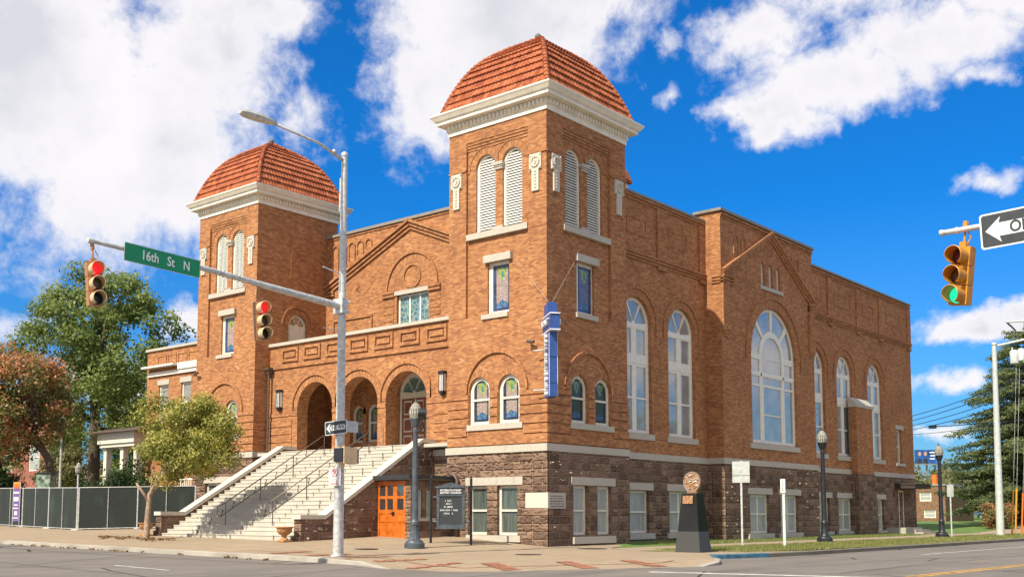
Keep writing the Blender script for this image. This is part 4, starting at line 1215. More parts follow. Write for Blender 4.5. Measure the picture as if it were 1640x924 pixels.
# end door with hood and steps
mb = MB(); wall(mb, M9, rect(37.9, 38.75, .38, 2.78), [rect(38.0, 38.65, .42, 2.68)], -.06, .05, .06); f = part('side_door', mb, TRIM)
mb = MB(); fbox(mb, M9, 38.0, 38.65, .42, 2.68, -.03, .02); mb.build('door_leaf', TRIM, f)
mb = MB(); mb.tube([(-.82, 38.1, 1.3), (-.76, 38.1, 1.3)], .04); mb.build('handle', DARKMETAL, f)
mb = MB(); mb.box(-.9, .45, 37.3, 40.2, 2.9, 3.12); mb.box(-.9, .52, 37.25, 40.25, 3.12, 3.2); part('door_hood', mb, principled('dark_wood_hood', (.05, .035, .028), .7))
for i, b in enumerate(((-.9, .0, 37.4, 39.6, .0, .4), (0, .45, 37.2, 39.9, .0, .26), (.45, .9, 37.2, 39.9, .0, .13))):
    mb = MB(); mb.box(*b); part('door_step', mb, KERB)
mb = MB(); mb.box(-.85, .35, 35.7, 37.1, -.1, .42); part('step_block', mb, KERB)
# chimney pier against the far wall
mb = MB(); wall(mb, B0, rect(30.4, 32.9, 3.62, 7.6), (), .45); wall(mb, Front(30.4), rect(-.9, -.45, 3.62, 7.6)); wall(mb, Front(32.9), rect(-.9, -.45, 3.62, 7.6)); p = part('chimney_pier', mb, BRICK)
mb = MB(); mb.loft([[(-.9, 30.3, 7.6), (-.4, 30.3, 7.6), (-.4, 33.0, 7.6), (-.9, 33.0, 7.6)], [(-.9, 30.3, 7.78), (-.38, 30.3, 7.78), (-.38, 33.0, 7.78), (-.9, 33.0, 7.78)], [(-.9, 30.3, 8.2), (-.82, 30.3, 8.2), (-.82, 33.0, 8.2), (-.9, 33.0, 8.2)]], caps=(True, True)); mb.build('cap', LIME, p)
mb = MB(); wall(mb, B0, rect(30.4, 32.9, -.3, 3.62), (), .4); wall(mb, Front(30.4), rect(-.9, -.4, -.3, 3.62)); wall(mb, Front(32.9), rect(-.9, -.4, -.3, 3.62)); mb.build('foot', STONE, p)

# --- low wing beyond the left tower
FW = Front(2.)
ww = [rect(-29.25, -28.3, 6.3, 8.45), rect(-27.05, -26.15, 6.3, 8.45)]
mb = MB(); wall(mb, FW, rect(-30.5, -22.7, -.2, 10.45), ww, 0, .2); wall(mb, Side(-30.5, -1), rect(2., 14, -.2, 10.45))
for k in range(7):
    u0 = -29.4+k*1.0; strip(mb, FW, [(u0, 9.6), (u0, 10.1), (u0+.8, 10.1), (u0+.8, 9.6)], .06, -.04, .003)
part('wing_wall', mb, BRICK)
mb = MB(); mb.box(-30.55, -22.7, 1.88, 2.3, 10.45, 10.58); part('coping', mb, LIME)
mb = MB(); fbox(mb, FW, -30.3, -22.7, 8.98, 9.2, -.12, .01); fbox(mb, FW, -27.2, -22.7, 9.2, 9.55, -.2, .012); fbox(mb, FW, -30.35, -27.2, 9.42, 9.52, -.5, .01); part('wing_fascia', mb, WHITE)
mb = MB(); mb.box(-30.4, -22.7, 2.2, 14, 9.9, 10.05); part('wing_roof', mb, DARKROOF)
for P_ in ww:
    f = sash_rect(FW, P_[0][0], P_[1][0], P_[0][1], P_[2][1], .08, SKYGLASS, 'wing_window')
    stoneblock('lintel', FW, P_[0][0]-.12, P_[1][0]+.1, 8.46, 8.75, .04, f)

# --- the front stair
NS = 23
mb = MB(); mb2 = MB()
z0s, y0s, ty = .30, -6.10, .278; rise = (4.14-z0s)/NS
for i in range(NS):
    y, z = y0s+i*ty, z0s+(i+1)*rise
    mb.box(-15.78, -7.10, y, y+ty+.03, z-rise-(.35 if i < 2 else .03), z-.035)
    mb.box(-15.78, -7.10, y-.022, y+ty+.004, z-.035, z)
    # joints between the slabs, made wide and dark to hold their shadow
    for u in (-13.9, -11.0, -8.3):
        u += .3*(i % 2); mb2.box(u, u+.045, y-.026, y+.02, z-rise, z-.002)
st = part('front_stair', mb, STEP)
mb2.build('slab_joint_shadows', RAILMETAL, st)
for x0, dz in ((-7.08, 0.), (-16.2, .14)):
    mb = MB(); x1 = x0+.4
    prof = [(-6.12, -.2), (.92, -.2), (.92, 4.20+dz*.4), (.18, 4.20+dz*.4), (-5.0, 1.06+dz), (-6.12, 1.06+dz)]
    n = len(prof)
    L0 = [(x0, y, z) for y, z in prof]; L1 = [(x1, y, z) for y, z in prof]
    mb.face(L1); mb.face(list(reversed(L0)))
    for k in range(n): mb.face([L0[k], L0[(k+1) % n], L1[(k+1) % n], L1[k]])
    mb.box(x0-.05, x1+.05, -6.2, -6.119, -.1, .42+dz)
    c = part('stair_cheek_wall', mb, STONE)
    mb = MB(); top = [(.92, 4.20+dz*.4), (.18, 4.20+dz*.4), (-5.0, 1.06+dz), (-6.2, 1.06+dz)]
    rings = [[(x0-.04, y, z+.003), (x1+.06, y, z+.003), (x1+.06, y, z+.16), (x0-.04, y, z+.16)] for y, z in top]
    mb.loft(rings, True, (True, True)); mb.build('cap', LIMECLEAN, c)
def sz(y): return z0s+rise*(1+(y-y0s)/ty)*.98
def rail(x, yl, yh):
    mb = MB(); a = []
    for hgt in (.88, .45): mb.tube([(x, yl, sz(yl)+hgt), (x, yh, sz(yh)+hgt)], .024, 6)
    mb.tube([(x, yl, sz(yl)+.88), (x, yl-.28, sz(yl)+.78), (x, yl-.30, sz(yl)+.45), (x, yl-.22, sz(yl)+.36), (x, yl, sz(yl)+.45)], .022, 6)
    n = 4
    for k in range(n):
        y = yl+.1+(yh-yl-.1)*k/(n-1); mb.tube([(x, y, sz(y)-.2), (x, y, sz(y)+.89)], .022, 6)
    part('handrail', mb, RAILMETAL, smooth=True)
rail(-12.25, -5.55, -.35); rail(-9.35, -5.45, -.35)
for c in (-12.95, -9.95):
    mb = MB(); mb.tube([(c+.3, .75, 4.1), (c+.3, .75, 5.0)], .02, 6); part('handrail', mb, RAILMETAL)

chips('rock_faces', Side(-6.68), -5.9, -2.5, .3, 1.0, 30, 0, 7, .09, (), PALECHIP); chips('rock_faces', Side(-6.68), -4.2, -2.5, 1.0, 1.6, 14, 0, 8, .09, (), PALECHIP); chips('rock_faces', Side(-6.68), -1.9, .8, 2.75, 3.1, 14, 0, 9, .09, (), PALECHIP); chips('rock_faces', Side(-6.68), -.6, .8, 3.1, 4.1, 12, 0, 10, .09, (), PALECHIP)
# --- little basement entrance in the angle of stair and tower
VF = Front(-2.35); VS = Side(-4.8)
mb = MB(); wall(mb, VF, rect(-6.68, -4.8, 0, 2.56), [rect(-6.66, -5.10, .2, 2.52)], 0, .15)
wall(mb, VS, rect(-2.35, 0, 0, 2.56), [rect(-2.05, -1.72, 1.1, 2.16), rect(-1.5, -1.17, 1.1, 2.16)], 0, .15)
part('vestibule_wall', mb, STONE)
for a in (-2.05, -1.5): glazed('narrow_window', VS, rect(a, a+.33, 1.1, 2.16), [rect(a+.05, a+.28, 1.16, 2.1)], .08, BASEGLASS)
stoneblock('window_sill', VS, -2.15, -1.0, .98, 1.1, .05, None)
mb = MB(); mb.box(-6.66, -4.6, -2.55, .0, 2.57, 2.70); mb.box(-6.66, -5.08, 0, .86, 2.57, 2.70); part('vestibule_roof', mb, SILVERROOF)
mb = MB(); mb.box(-6.66, -4.55, -2.62, -2.551, 2.60, 2.74); mb.box(-4.599, -4.53, -2.62, 0, 2.60, 2.74); part('vestibule_gutter', mb, SIGNBLACK)
doorf = None
for a, b, n, lab in ((-6.66, -5.68, 2, 'wide left leaf of the orange basement door'), (-5.675, -5.10, 1, 'narrow right leaf of the orange basement door')):
    mb = MB(); cw = (b-a-.12)/n
    holes = [rect(a+.06+cw*k+.05, a+.06+cw*(k+1)-.05, z, z+h) for k in range(n) for z, h in ((.36, .58), (1.02, .24), (1.42, .42), (1.95, .42))]
    wall(mb, VF, rect(a, b, .21, 2.52), holes, .02, .03)
    for k in range(n):
        for z, h in ((.36, .58), (1.02, .24)): fbox(mb, VF, a+.06+cw*k+.05, a+.06+cw*(k+1)-.05, z, z+h, .04, .06)
    f = part('orange_door', mb, DOORORANGE, label=lab)
    g = MB()
    for k in range(n):
        for z in (1.42, 1.95): fbox(g, VF, a+.06+cw*k+.05, a+.06+cw*(k+1)-.05, z, z+.42, .045, .065)
    g.build('glass', GLASS, f)
    if n == 2: h = MB(); fbox(h, VF, b-.12, b-.03, 1.22, 1.34, -.03, .02); fbox(h, VF, b-.2, b-.05, 1.27, 1.30, -.06, -.03); h.build('handle', DARKMETAL, f)
mb = MB(); mb.tube([(-4.9, -.16, 2.86), (-4.75, -.16, 2.84), (-4.55, -.16, 2.78), (-4.42, -.16, 2.6), (-4.42, -.16, .35)], .075, 10); p = part('downspout', mb, PIPE, smooth=True)
mb = MB(); mb.tube([(-17.68, .72, 8.2), (-17.68, .72, 4.2)], .06, 8); mb.box(-17.86, -17.50, .55, .9, 8.2, 8.32); mb.loft([[(-17.82, .6, 8.2), (-17.54, .6, 8.2), (-17.54, .9, 8.2), (-17.82, .9, 8.2)], [(-17.74, .66, 7.98), (-17.62, .66, 7.98), (-17.62, .8, 7.98), (-17.74, .8, 7.98)]]); part('downspout', mb, PIPE)
for u in (-6.16, -16.95):
    mb = MB(); fbox(mb, FP, u-.15, u+.15, 7.08, 7.2, -.24, 0); fbox(mb, FP, u-.13, u+.13, 6.28, 6.36, -.22, 0); mb.lathe([(.03, 0), (.1, .1), (.12, .14)], (u, .92-.14, 6.14), 8)
    for s in (-.125, .1, -.01): fbox(mb, FP, u+s, u+s+.025, 6.36, 7.08, -.22, -.195)
    l = part('wall_light', mb, DARKMETAL)
    g = MB(); fbox(g, FP, u-.11, u+.11, 6.36, 7.08, -.19, -.02); g.build('diffuser', SIGNWHITE, l)
# security cameras on the walls
for (x, y, z, dx) in ((-.62, -.02, 7.62, 1), (-22.4, -.02, 8.2, -1)):
    mb = MB(); mb.tube([(x, y, z), (x, y-.16, z), (x, y-.18, z+.12)], .03, 6); mb.tube([(x-.16*dx, y-.2, z+.16), (x+.16*dx, y-.2, z+.1)], .065, 8); part('security_camera', mb, PIPE)
# sign brackets on the corner
# ------------------------------------------------------------------ street furniture
def signal_head(name, loc, rz, tilt, lit, house, visor, label, group):
    """three-section signal, local +X is the way it faces; hangs from loc"""
    t = thing(name, label, 'traffic light', loc, rz, group)
    t.rotation_euler = (tilt, 0, rz)
    H = MB(); n = 3; s = .355
    for k in range(n): H.box(-.11, .10, -.175, .175, -.30-(k+1)*s+.012, -.30-k*s)
    h = H.build('housing', house, t, bev=.018)
    b = MB(); b.tube([(0, 0, .16), (0, 0, -.30)], .022, 8); b.box(-.06, .06, -.06, .06, -.34, -.20); b.tube([(0, 0, .18), (0, 0, .02)], .05, 8); b.tube([(0, .05, 0), (0, .12, -.12), (0, .04, -.28)], .012, 5)
    b.build('hanger', house, t)
    for k in range(n):
        zc = -.30-(k+.5)*s; r = .150
        V = MB(); m = 22
        def arc(x, rr, lo): return [(x, rr*cos(a), zc+rr*sin(a)) for a in [rad(-62)+rad(304)*j/m for j in range(m+1)]]
        V.loft([arc(.10, r+.008, 0), arc(.40, r+.012, 0), arc(.405, r, 0), arc(.10, r, 0)], close=False)
        # the mouth of the tunnel is cut back at the bottom
        for j, v in enumerate(V.v):
            if v[0] > .3: V.v[j] = (v[0]-.12*max(0, .55-(v[2]-zc+r)/(2*r)), v[1], v[2])
        vo = V.build('visor', visor, t, smooth=True, sharp=40)
        L = MB(); L.lathe([(r-.004, 0), (r*.75, .025), (r*.4, .04), (0, .045)], (0, 0, 0), 20, caps=(True, False))
        for j, v in enumerate(L.v): L.v[j] = (.105+v[2], v[0], zc+v[1])
        lo = L.build('lens', LENS[(k, k == lit)], t, smooth=True)
        if k == lit: lo['label'] = ('lit red lens', 'lit amber lens', 'lit green lens')[k]
    return t
def lens_mat(name, col, em=None, es=0.):
    m, nt, b = new_mat(name); c = nt.coord()
    w = nt.vor(c, 60.)
    nt.put(b.inputs['Base Color'], nt.ramp(w, [(0, tuple(x*.6 for x in col)), (1, col)])); b.inputs['Roughness'].default_value = .25
    if em:
        nt.put(b.inputs['Emission Color'], (*em, 1)); b.inputs['Emission Strength'].default_value = es
    return m
LENS = {(0, False): lens_mat('dark_red_lens', (.15, .025, .05)), (1, False): lens_mat('dark_amber_lens', (.13, .09, .055)), (2, False): lens_mat('dark_green_lens', (.006, .03, .025)),
        (0, True): lens_mat('lit_red_lens', (.5, .02, .02), (1., .012, .02), 1.0), (2, True): lens_mat('lit_green_lens', (.02, .4, .25), (.01, .80, .38), .95), (1, True): lens_mat('lit_amber_lens', (.5, .3, .02), (1, .5, .02), 1.)}

# signal pole with mast arm and luminaire, at the corner
P0 = Vector((.30, -10.42, gz(.3, -10.4)))
pole = thing('signal_pole', 'tall galvanised signal pole with a long mast arm and a street luminaire', 'signal pole', P0)
def along(z): f = z/11.9; return Vector((.55*f, -.46*f, z))
mb = MB(); mb.tube([along(0), along(3), along(7.4), along(11.85)], [.158, .138, .112, .088], 16); mb.build('pole_shaft', GALV, pole, smooth=True, sharp=60)
mb = MB(); mb.tube([along(11.85), along(11.93), along(11.98)], [.11, .1, .04], 12)
for z in (2.0, 3.0, 3.6, 8.3): mb.tube([along(z), along(z+.03)], .155-.0062*z+.004, 16)
mb.tube([along(-.02), along(.05)], .23, 16); mb.build('pole_fittings', GALV, pole, smooth=True, sharp=40)
a0 = along(7.36); mb = MB()
mb.tube([a0+Vector((0, -.05, 0)), a0+Vector((0, -2.8, .17)), a0+Vector((0, -5.2, .33)), a0+Vector((0, -7.95, .42))], [.105, .088, .07, .052], 14)
mb.tube([a0+Vector((0, -7.93, .42)), a0+Vector((0, -8.05, .423))], [.075, .07], 12); arm = mb.build('mast_arm', GALV, pole, smooth=True, sharp=60)
mb = MB(); mb.box(a0.x-.2, a0.x+.2, a0.y-.17, a0.y+.02, 7.14, 7.58)
for z in (7.2, 7.5): mb.tube([a0+Vector((-.2, .15, z-7.36)), a0+Vector((.2, .15, z-7.36))], .03, 6)
mb.build('arm_clamp', GALV, pole, bev=.01)
l0 = along(11.7); mb = MB(); mb.tube([l0, l0+Vector((-.02, -1.0, .30)), l0+Vector((-.02, -2.6, .42))], [.05, .042, .035], 8); mb.tube([l0+Vector((.0, -.35, .17)), l0+Vector((0, -.45, .2))], .06, 8); mb.build('luminaire_arm', GALV, pole, smooth=True)
mb = MB(); c0 = l0+Vector((-.02, -3.15, .43))
mb.loft([[(c0.x+sx*w, c0.y+y, c0.z+zz) for sx, zz in ((-1, 0), (-.8, .07*h), (.8, .07*h), (1, 0), (.8, -.05*h), (-.8, -.05*h))] for y, w, h in ((.62, .05, .7), (.45, .14, 1), (0, .2, 1.2), (-.42, .19, 1.1), (-.58, .08, .6))], caps=(True, True))
mb.build('luminaire', GALV, pole, smooth=True, sharp=35)
mb = MB(); mb.tube([along(8.3)+Vector((0, 0, 0)), along(8.3)+Vector((0, -.75, .12))], .02, 6); mb.tube([along(6.6), along(6.6)+Vector((0, -.7, .05))], .014, 6); mb.tube([along(6.05), along(6.05)+Vector((.25, -.3, .0))], .02, 6); mb.build('antenna_rod', GALV, pole)
mb = MB(); mb.tube([along(11.2)+Vector((-.1, -.05, 0)), along(10.2)+Vector((-.12, -.05, 0))], .03, 6); mb.build('photocell', GALV, pole)

TILT = rad(5)
signal_head('traffic_light', (.64, -18.62, 7.56), -.22, TILT, 0, TANHOUSE, VISORTAN, 'weathered traffic light showing red at the arm tip, left of the green street sign', 'traffic lights on the left mast arm')
signal_head('traffic_light', (.64, -13.72, 7.34), -.22, TILT, 0, TANHOUSE, VISORTAN, 'weathered traffic light showing red midway along the mast arm, nearer the pole', 'traffic lights on the left mast arm')

def flat_sign(name, label, w, h, M, face, border=None, group=None, r=.03, t=.006, cat='sign', inset_=.02):
    o = thing(name, label, cat, (0, 0, 0), 0, group)
    o.matrix_world = M
    def rr(w, h, r, n=5):
        P = []
        for cx, cy, a0 in ((w/2-r, h/2-r, 0), (-w/2+r, h/2-r, pi/2), (-w/2+r, -h/2+r, pi), (w/2-r, -h/2+r, 3*pi/2)):
            P += [(cx+r*cos(a0+pi/2*k/n), cy+r*sin(a0+pi/2*k/n)) for k in range(n+1)]
        return P
    mb = MB(); L = rr(w, h, r)
    mb.loft([[(x, y, -t) for x, y in L], [(x, y, 0) for x, y in L]], True, (True, True)); p = mb.build('panel', border or face, o)
    if border:
        mb = MB(); mb.face([(x, y, .0015) for x, y in rr(w-2*inset_, h-2*inset_, r*.8)]); mb.build('face', face, p)
    return o
def lettering(parent, body, mat, size, x=0., y=0., sx=1., bold=0., z=.003):
    return text('lettering', body, mat, parent, size, Matrix.Translation((x, y, z)), .0008, 'CENTER', sx, bold)
def polyface(parent, name, pts, mat, z=.003):
    mb = MB(); vs = [Vector((x, y, 0)) for x, y in pts]
    for t in tessellate_polygon([vs]): mb.face([(vs[k].x, vs[k].y, z) for k in t])
    return mb.build(name, mat, parent)
def one_way(label, M, w, h, group, lx=0.):
    s = flat_sign('one_way_sign', label, w, h, M, SIGNBLACK, SIGNWHITE, group, r=h*.08, inset_=h*.045)
    hw, hh = w/2-h*.14, h/2-h*.14
    polyface(s, 'arrow', [(-hw, 0), (-hw+hh*1.15, hh), (-hw+hh*1.0, hh*.52), (hw, hh*.52), (hw, -hh*.52), (-hw+hh*1.0, -hh*.52), (-hw+hh*1.15, -hh)], SIGNWHITE)
    lettering(s, 'ONE WAY', SIGNBLACK, h*.45, h*.22, 0, .86, h*.012, .006)
    return s
# green street-name sign facing +X on the arm
M = facing((.80, -16.80, 7.62), (1, 0, .03)); M = M @ Matrix.Rotation(rad(-2.2), 4, 'Z')
s = flat_sign('street_name_sign', 'green street name sign reading 16th St N on the mast arm', 2.16, .47, M, SIGNGREEN, GALV, r=.015, inset_=.012)
lettering(s, '16th', SIGNWHITE, .34, -.37, 0.0, .80, .004); lettering(s, 'St', SIGNWHITE, .34, .22, -.005, .80, .004); lettering(s, 'N', SIGNWHITE, .33, .68, -.01, .80, .004)
lp = along(3.76)+P0
one_way('small one way sign with a left arrow on the signal pole', facing((lp.x+.06, lp.y-.22, 3.77), (.05, -1, 0)) @ Matrix.Rotation(rad(3), 4, 'Z'), .90, .40, None)
s = flat_sign('blank_sign', 'blank bluish sign back on the signal pole, right of the one way sign', .62, .34, facing((lp.x-.02, lp.y+.42, 3.84), (1, .0, 0)), SIGNBACK, cat='sign')
lp = along(2.34)+P0
s = flat_sign('no_parking_sign', 'white and red no parking sign on the signal pole', .46, .54, facing((lp.x+.02, lp.y-.20, 2.34), (.12, -1, 0)), SIGNWHITE, SIGNWHITE)
bd = MB(); 
for x0, x1, y0, y1 in ((-.205, .205, .245, .252), (-.205, .205, -.252, -.245), (-.212, -.205, -.252, .252), (.205, .212, -.252, .252)): bd.face([(x0, y0, .003), (x1, y0, .003), (x1, y1, .003), (x0, y1, .003)])
bd.build('border_line', SIGNRED, s)
rg = MB(); ringp = [(.125*cos(a), .11+.125*sin(a)) for a in [2*pi*k/28 for k in range(28)]]; ringi = [(.098*cos(a), .11+.098*sin(a)) for a in [2*pi*k/28 for k in range(28)]]
for k in range(28): j = (k+1) % 28; rg.face([(*ringp[k], .005), (*ringp[j], .005), (*ringi[j], .005), (*ringi[k], .005)])
c, q = cos(pi/4), .105
rg.face([(-q*c-.01, .11+q*c-.01, .005), (q*c-.01, .11-q*c-.01, .005), (q*c+.01, .11-q*c+.01, .005), (-q*c+.01, .11+q*c+.01, .005)])
rg.build('prohibition_ring', SIGNRED, s)
lettering(s, 'P', SIGNBLACK, .20, 0, .108, 1, .006, .003)
lettering(s, 'BUS', SIGNRED, .08, 0, -.075, 1.1, .0, .003); lettering(s, 'STOP', SIGNRED, .085, 0, -.145, 1.1, 0, .003); polyface(s, 'arrow_bar', [(-.14, -.225), (.14, -.225), (.14, -.195), (-.14, -.195)], SIGNRED)
# pedestrian signal: two boxes at right angles
ps = thing('pedestrian_signal', 'tan pedestrian signal with a dark louvred face on the signal pole', 'pedestrian signal', along(2.95)+P0+Vector((.13, -.02, 0)))
mb = MB(); mb.box(.12, .50, -.36, -.10, -.24, .24); mb.box(.27, .48, -.08, .17, -.26, .22); mb.build('housing', VISORTAN, ps, bev=.025)
mb = MB(); mb.box(.09, .47, -.40, -.362, -.20, .20); mb.box(.44, .482, .172, .22, -.24, .18)
for k in range(12): mb.box(.10, .46, -.412, -.401, -.185+k*.032, -.175+k*.032)
mb.build('louvred_face', SIGNBLACK, ps)
mb = MB(); mb.tube([(-.13, 0, .28), (.3, -.2, .28), (.3, -.2, .2)], .035, 8); mb.tube([(-.13, 0, -.30), (.3, -.2, -.30), (.3, -.2, -.2)], .035, 8); mb.build('bracket', VISORTAN, ps)

# right-hand mast arm with its light and sign, reaching in from the far corner
rp = thing('signal_arm_pole', 'galvanised mast arm of a signal pole reaching in at the right edge', 'signal pole', (28.5, -11.68, -.1))
mb = MB(); mb.tube([(0, 0, 0), (0, 0, 4), (0, 0, 7.6)], [.18, .15, .12], 14); mb.build('pole_shaft', GALV, rp, smooth=True)
mb = MB(); mb.tube([(0, 0, 6.6), (-4, 0, 6.58), (-7, 0, 6.52), (-10.15, 0, 6.5)], [.11, .09, .07, .048], 14); mb.tube([(-10.12, 0, 6.5), (-10.19, 0, 6.5)], .06, 12); mb.tube([(-9.9, 0, 6.5), (-9.86, 0, 6.5)], .066, 12); mb.build('mast_arm', GALV, rp, smooth=True, sharp=60)
signal_head('traffic_light', (18.74, -11.62, 6.38), -pi/2-.17, rad(-7), 2, YELLOWHOUSE, YELLOWHOUSE, 'yellow traffic light showing green at the end of the right-hand mast arm', 'traffic lights on the right mast arm')
one_way('large one way sign with a left arrow at the right edge', facing((19.98, -11.78, 6.30), (-.02, -1, 0)) @ Matrix.Rotation(rad(2.0), 4, 'Z'), 1.88, .64, None)

# ------------------------------------------------------------------ lantern posts
def lantern(loc, paint, label, group, flood=False):
    t = thing('street_lantern', label, 'street lamp', loc, 0, group)
    mb = MB(); n = 24
    def flute(prof):
        rings = []
        for r, z, f in prof: rings.append([((r*(1-f*(k % 2)))*cos(2*pi*k/n), (r*(1-f*(k % 2)))*sin(2*pi*k/n), z) for k in range(n)])
        mb.loft(rings, True, (True, True))
    flute([(.35, 0, 0), (.35, .16, 0), (.31, .19, 0), (.29, .24, 0), (.20, .30, .05), (.165, .40, .08), (.145, .70, .08), (.135, .76, 0), (.16, .79, 0), (.16, .88, 0), (.13, .92, 0), (.118, 1.0, .08), (.10, 3.0, .08), (.085, 3.95, .08), (.10, 3.97, 0), (.10, 4.06, 0)])
    mb.build('post', paint, t, smooth=True, sharp=32)
    f = MB(); f.lathe([(.09, 4.06), (.08, 4.12), (.13, 4.2), (.17, 4.30), (.20, 4.40), (.21, 4.43), (.20, 4.45)], n=16); f.build('fitter', paint, t, smooth=True, sharp=40)
    g = MB(); g.lathe([(.19, 4.45), (.225, 4.58), (.235, 4.68), (.20, 4.76), (.205, 4.78), (.14, 4.90), (.07, 4.98), (.03, 5.0)], n=18); gl = g.build('glass_globe', LAMPGLASS, t, smooth=True, sharp=40)
    c = MB(); c.lathe([(.075, 4.97), (.06, 5.01), (.02, 5.03), (.03, 5.07), (.0, 5.14)], n=10); c.build('finial', paint, t, smooth=True)
    if flood:
        b = MB(); b.tube([(.09, 0, 3.98), (.22, .03, 4.0), (.30, .05, 4.12), (.31, .05, 4.3)], .035, 8); b.tube([(.22, -.06, 4.62), (.42, .10, 4.60)], .15, 12); b.tube([(.2, .0, 4.42), (.5, .1, 4.42)], .03, 6); b.build('floodlight', DARKMETAL, t, smooth=True, sharp=40)
    return t
lantern((-1.62, -5.32, gz(-1.62, -5.32)), SLATEMETAL, 'slate grey fluted lantern post with a side floodlight before the orange door', 'lantern posts', True)
lantern((4.43, 14.4, 0.0), DARKMETAL, 'black lantern post on the grass verge beside the transept window', 'lantern posts')
lantern((4.91, 28.5, 0.0), DARKMETAL, 'black lantern post past the end corner of the church, farthest right', 'lantern posts')

# ------------------------------------------------------------------ granite monument
mon = thing('monument', 'tapered black granite pillar topped by a round copper medallion', 'monument', (6.36, -.35, 0))
def frus(mb, a0, b0, z0, a1, b1, z1):
    mb.loft([[(-a0, -b0, z0), (a0, -b0, z0), (a0, b0, z0), (-a0, b0, z0)], [(-a1, -b1, z1), (a1, -b1, z1), (a1, b1, z1), (-a1, b1, z1)]], True, (True, True))
mb = MB(); frus(mb, .47, .38, 0, .395, .32, .68); mb.build('foot_block', GRANITEROUGH, mon)
mb = MB(); frus(mb, .393, .318, .683, .275, .225, 1.93); mb.build('shaft', GRANITE, mon)
mb = MB(); M = Matrix.Translation((-.02, -.268, 1.72)) @ Matrix.Rotation(rad(-4.5), 4, 'X'); mb.obox(M, -.19, .19, -.012, .012, -.13, .13); mb.build('copper_plate', BRONZE, mon)
mb = MB(); mb.box(-.18, .18, -.05, .05, 1.93, 2.0); mb.build('plinth', BRONZE, mon)
mb = MB()
def disc(r0, r1, y0, y1, n=36):
    mb.loft([[(r*cos(2*pi*k/n), y, 2.31+r*sin(2*pi*k/n)*1.08) for k in range(n)] for r, y in ((.001, y0), (r0, y0), (r1, y0), (r1, y1), (.001, y1))], True)
disc(.27, .315, -.035, .035)
m_ = mb.build('medallion', BRONZE, mon, smooth=True, sharp=30)
mb = MB(); rr = random.Random(4)
n = 36; mb.loft([[(r*cos(2*pi*k/n), y, 2.31+r*sin(2*pi*k/n)*1.08) for k in range(n)] for r, y in ((.315, -.03), (.31, -.055), (.28, -.055), (.27, -.036))], True)
for k in range(34):
    a = rr.uniform(0, 2*pi); r = .25*math.sqrt(rr.random()); x, z = r*cos(a), 2.31+r*sin(a)*1.05; q = rr.uniform(.02, .05)
    mb.tube([(x-q, -.04, z+rr.uniform(-.04, .04)), (x, -.055, z), (x+q, -.04, z+rr.uniform(-.04, .04))], q*.45, 6)
mb.build('relief', principled('worn_silver_relief', (.46, .36, .29), .4, .5, var=.4, vscale=30), m_)

# ------------------------------------------------------------------ notice board
b1, b2 = Vector((-3.03, -3.07, 0)), Vector((-1.77, -2.27, 0))
mid = (b1+b2)/2; ang = math.atan2(b2.y-b1.y, b2.x-b1.x)
nb = thing('notice_board', 'black gabled church notice board with white lettering between two posts', 'notice board', (mid.x, mid.y, gz(mid.x, mid.y)), ang)
hw = (b2-b1).length/2
for s in (-1, 1):
    mb = MB(); mb.tube([(s*hw, 0, -.1), (s*hw, 0, 2.32)], .048, 12); mb.lathe([(.055, 2.32), (.055, 2.35), (.03, 2.37), (.045, 2.41), (.03, 2.45), (0, 2.47)], (s*hw, 0, 0), 10); mb.build('post', DARKMETAL, nb, smooth=True, sharp=40)
mb = MB(); w = .52
wall(mb, Front(-.06), [(-w, .58), (w, .58), (w, 2.03), (-w, 2.03)], [rect(-w+.10, w-.10, .70, 1.72)], 0, .03, .14)
mb.box(-w-.04, w+.04, -.09, .1, .54, .6); mb.box(-w-.02, w+.02, -.075, .09, 1.73, 1.77)
mb.loft([[(-w-.06, y, 2.03), (w+.06, y, 2.03), (w+.06, y, 2.07), (0, y, 2.24), (-w-.06, y, 2.07)] for y in (-.10, .11)], True, (True, True))
mb.tube([(-hw, .03, .8), (hw, .03, .8)], .02, 6); mb.tube([(-hw, .03, 1.7), (hw, .03, 1.7)], .02, 6)
nbc = mb.build('cabinet', SLATEMETAL, nb)
mb = MB(); mb.box(-w+.10, w-.10, -.035, -.02, .70, 1.72); pane = mb.build('letter_panel', SIGNBLACK, nb)
mb = MB(); mb.box(-w+.05, w-.05, -.068, -.061, 1.79, 2.01); mb.build('header_panel', SIGNBLACK, nb)
Mh = Matrix.Translation((0, -.072, 0)) @ Matrix.Rotation(pi/2, 4, 'X')
text('lettering', 'SIXTEENTH STREET', SIGNWHITE, nb, .092, Mh @ Matrix.Translation((0, 1.945, 0)), .001, 'CENTER', 1.0, .002)
text('lettering', 'BAPTIST CHURCH', SIGNWHITE, nb, .098, Mh @ Matrix.Translation((0, 1.852, 0)), .001, 'CENTER', 1.0, .002)
mb = MB(); rr = random.Random(9)                   # the changeable letters, too small to read
for z, half in ((1.56, .11), (1.45, .12), (1.34, .15), (1.22, .36), (1.10, .15)):
    x = -half-.1
    while x < half-.1+.0:
        wd = rr.choice((.018, .024, .03)); 
        if rr.random() > .10:
            mb.box(x, x+wd*.35, -.040, -.0355, z-.03, z+.03); mb.box(x, x+wd, -.040, -.0355, z+.02, z+.03)
            if rr.random() > .3: mb.box(x, x+wd, -.040, -.0355, z-.005, z+.006)
            if rr.random() > .4: mb.box(x+wd*.7, x+wd, -.040, -.0355, z-.03, z+.02)
        x += wd+.013
mb.build('changeable_letters', SIGNWHITE, pane)

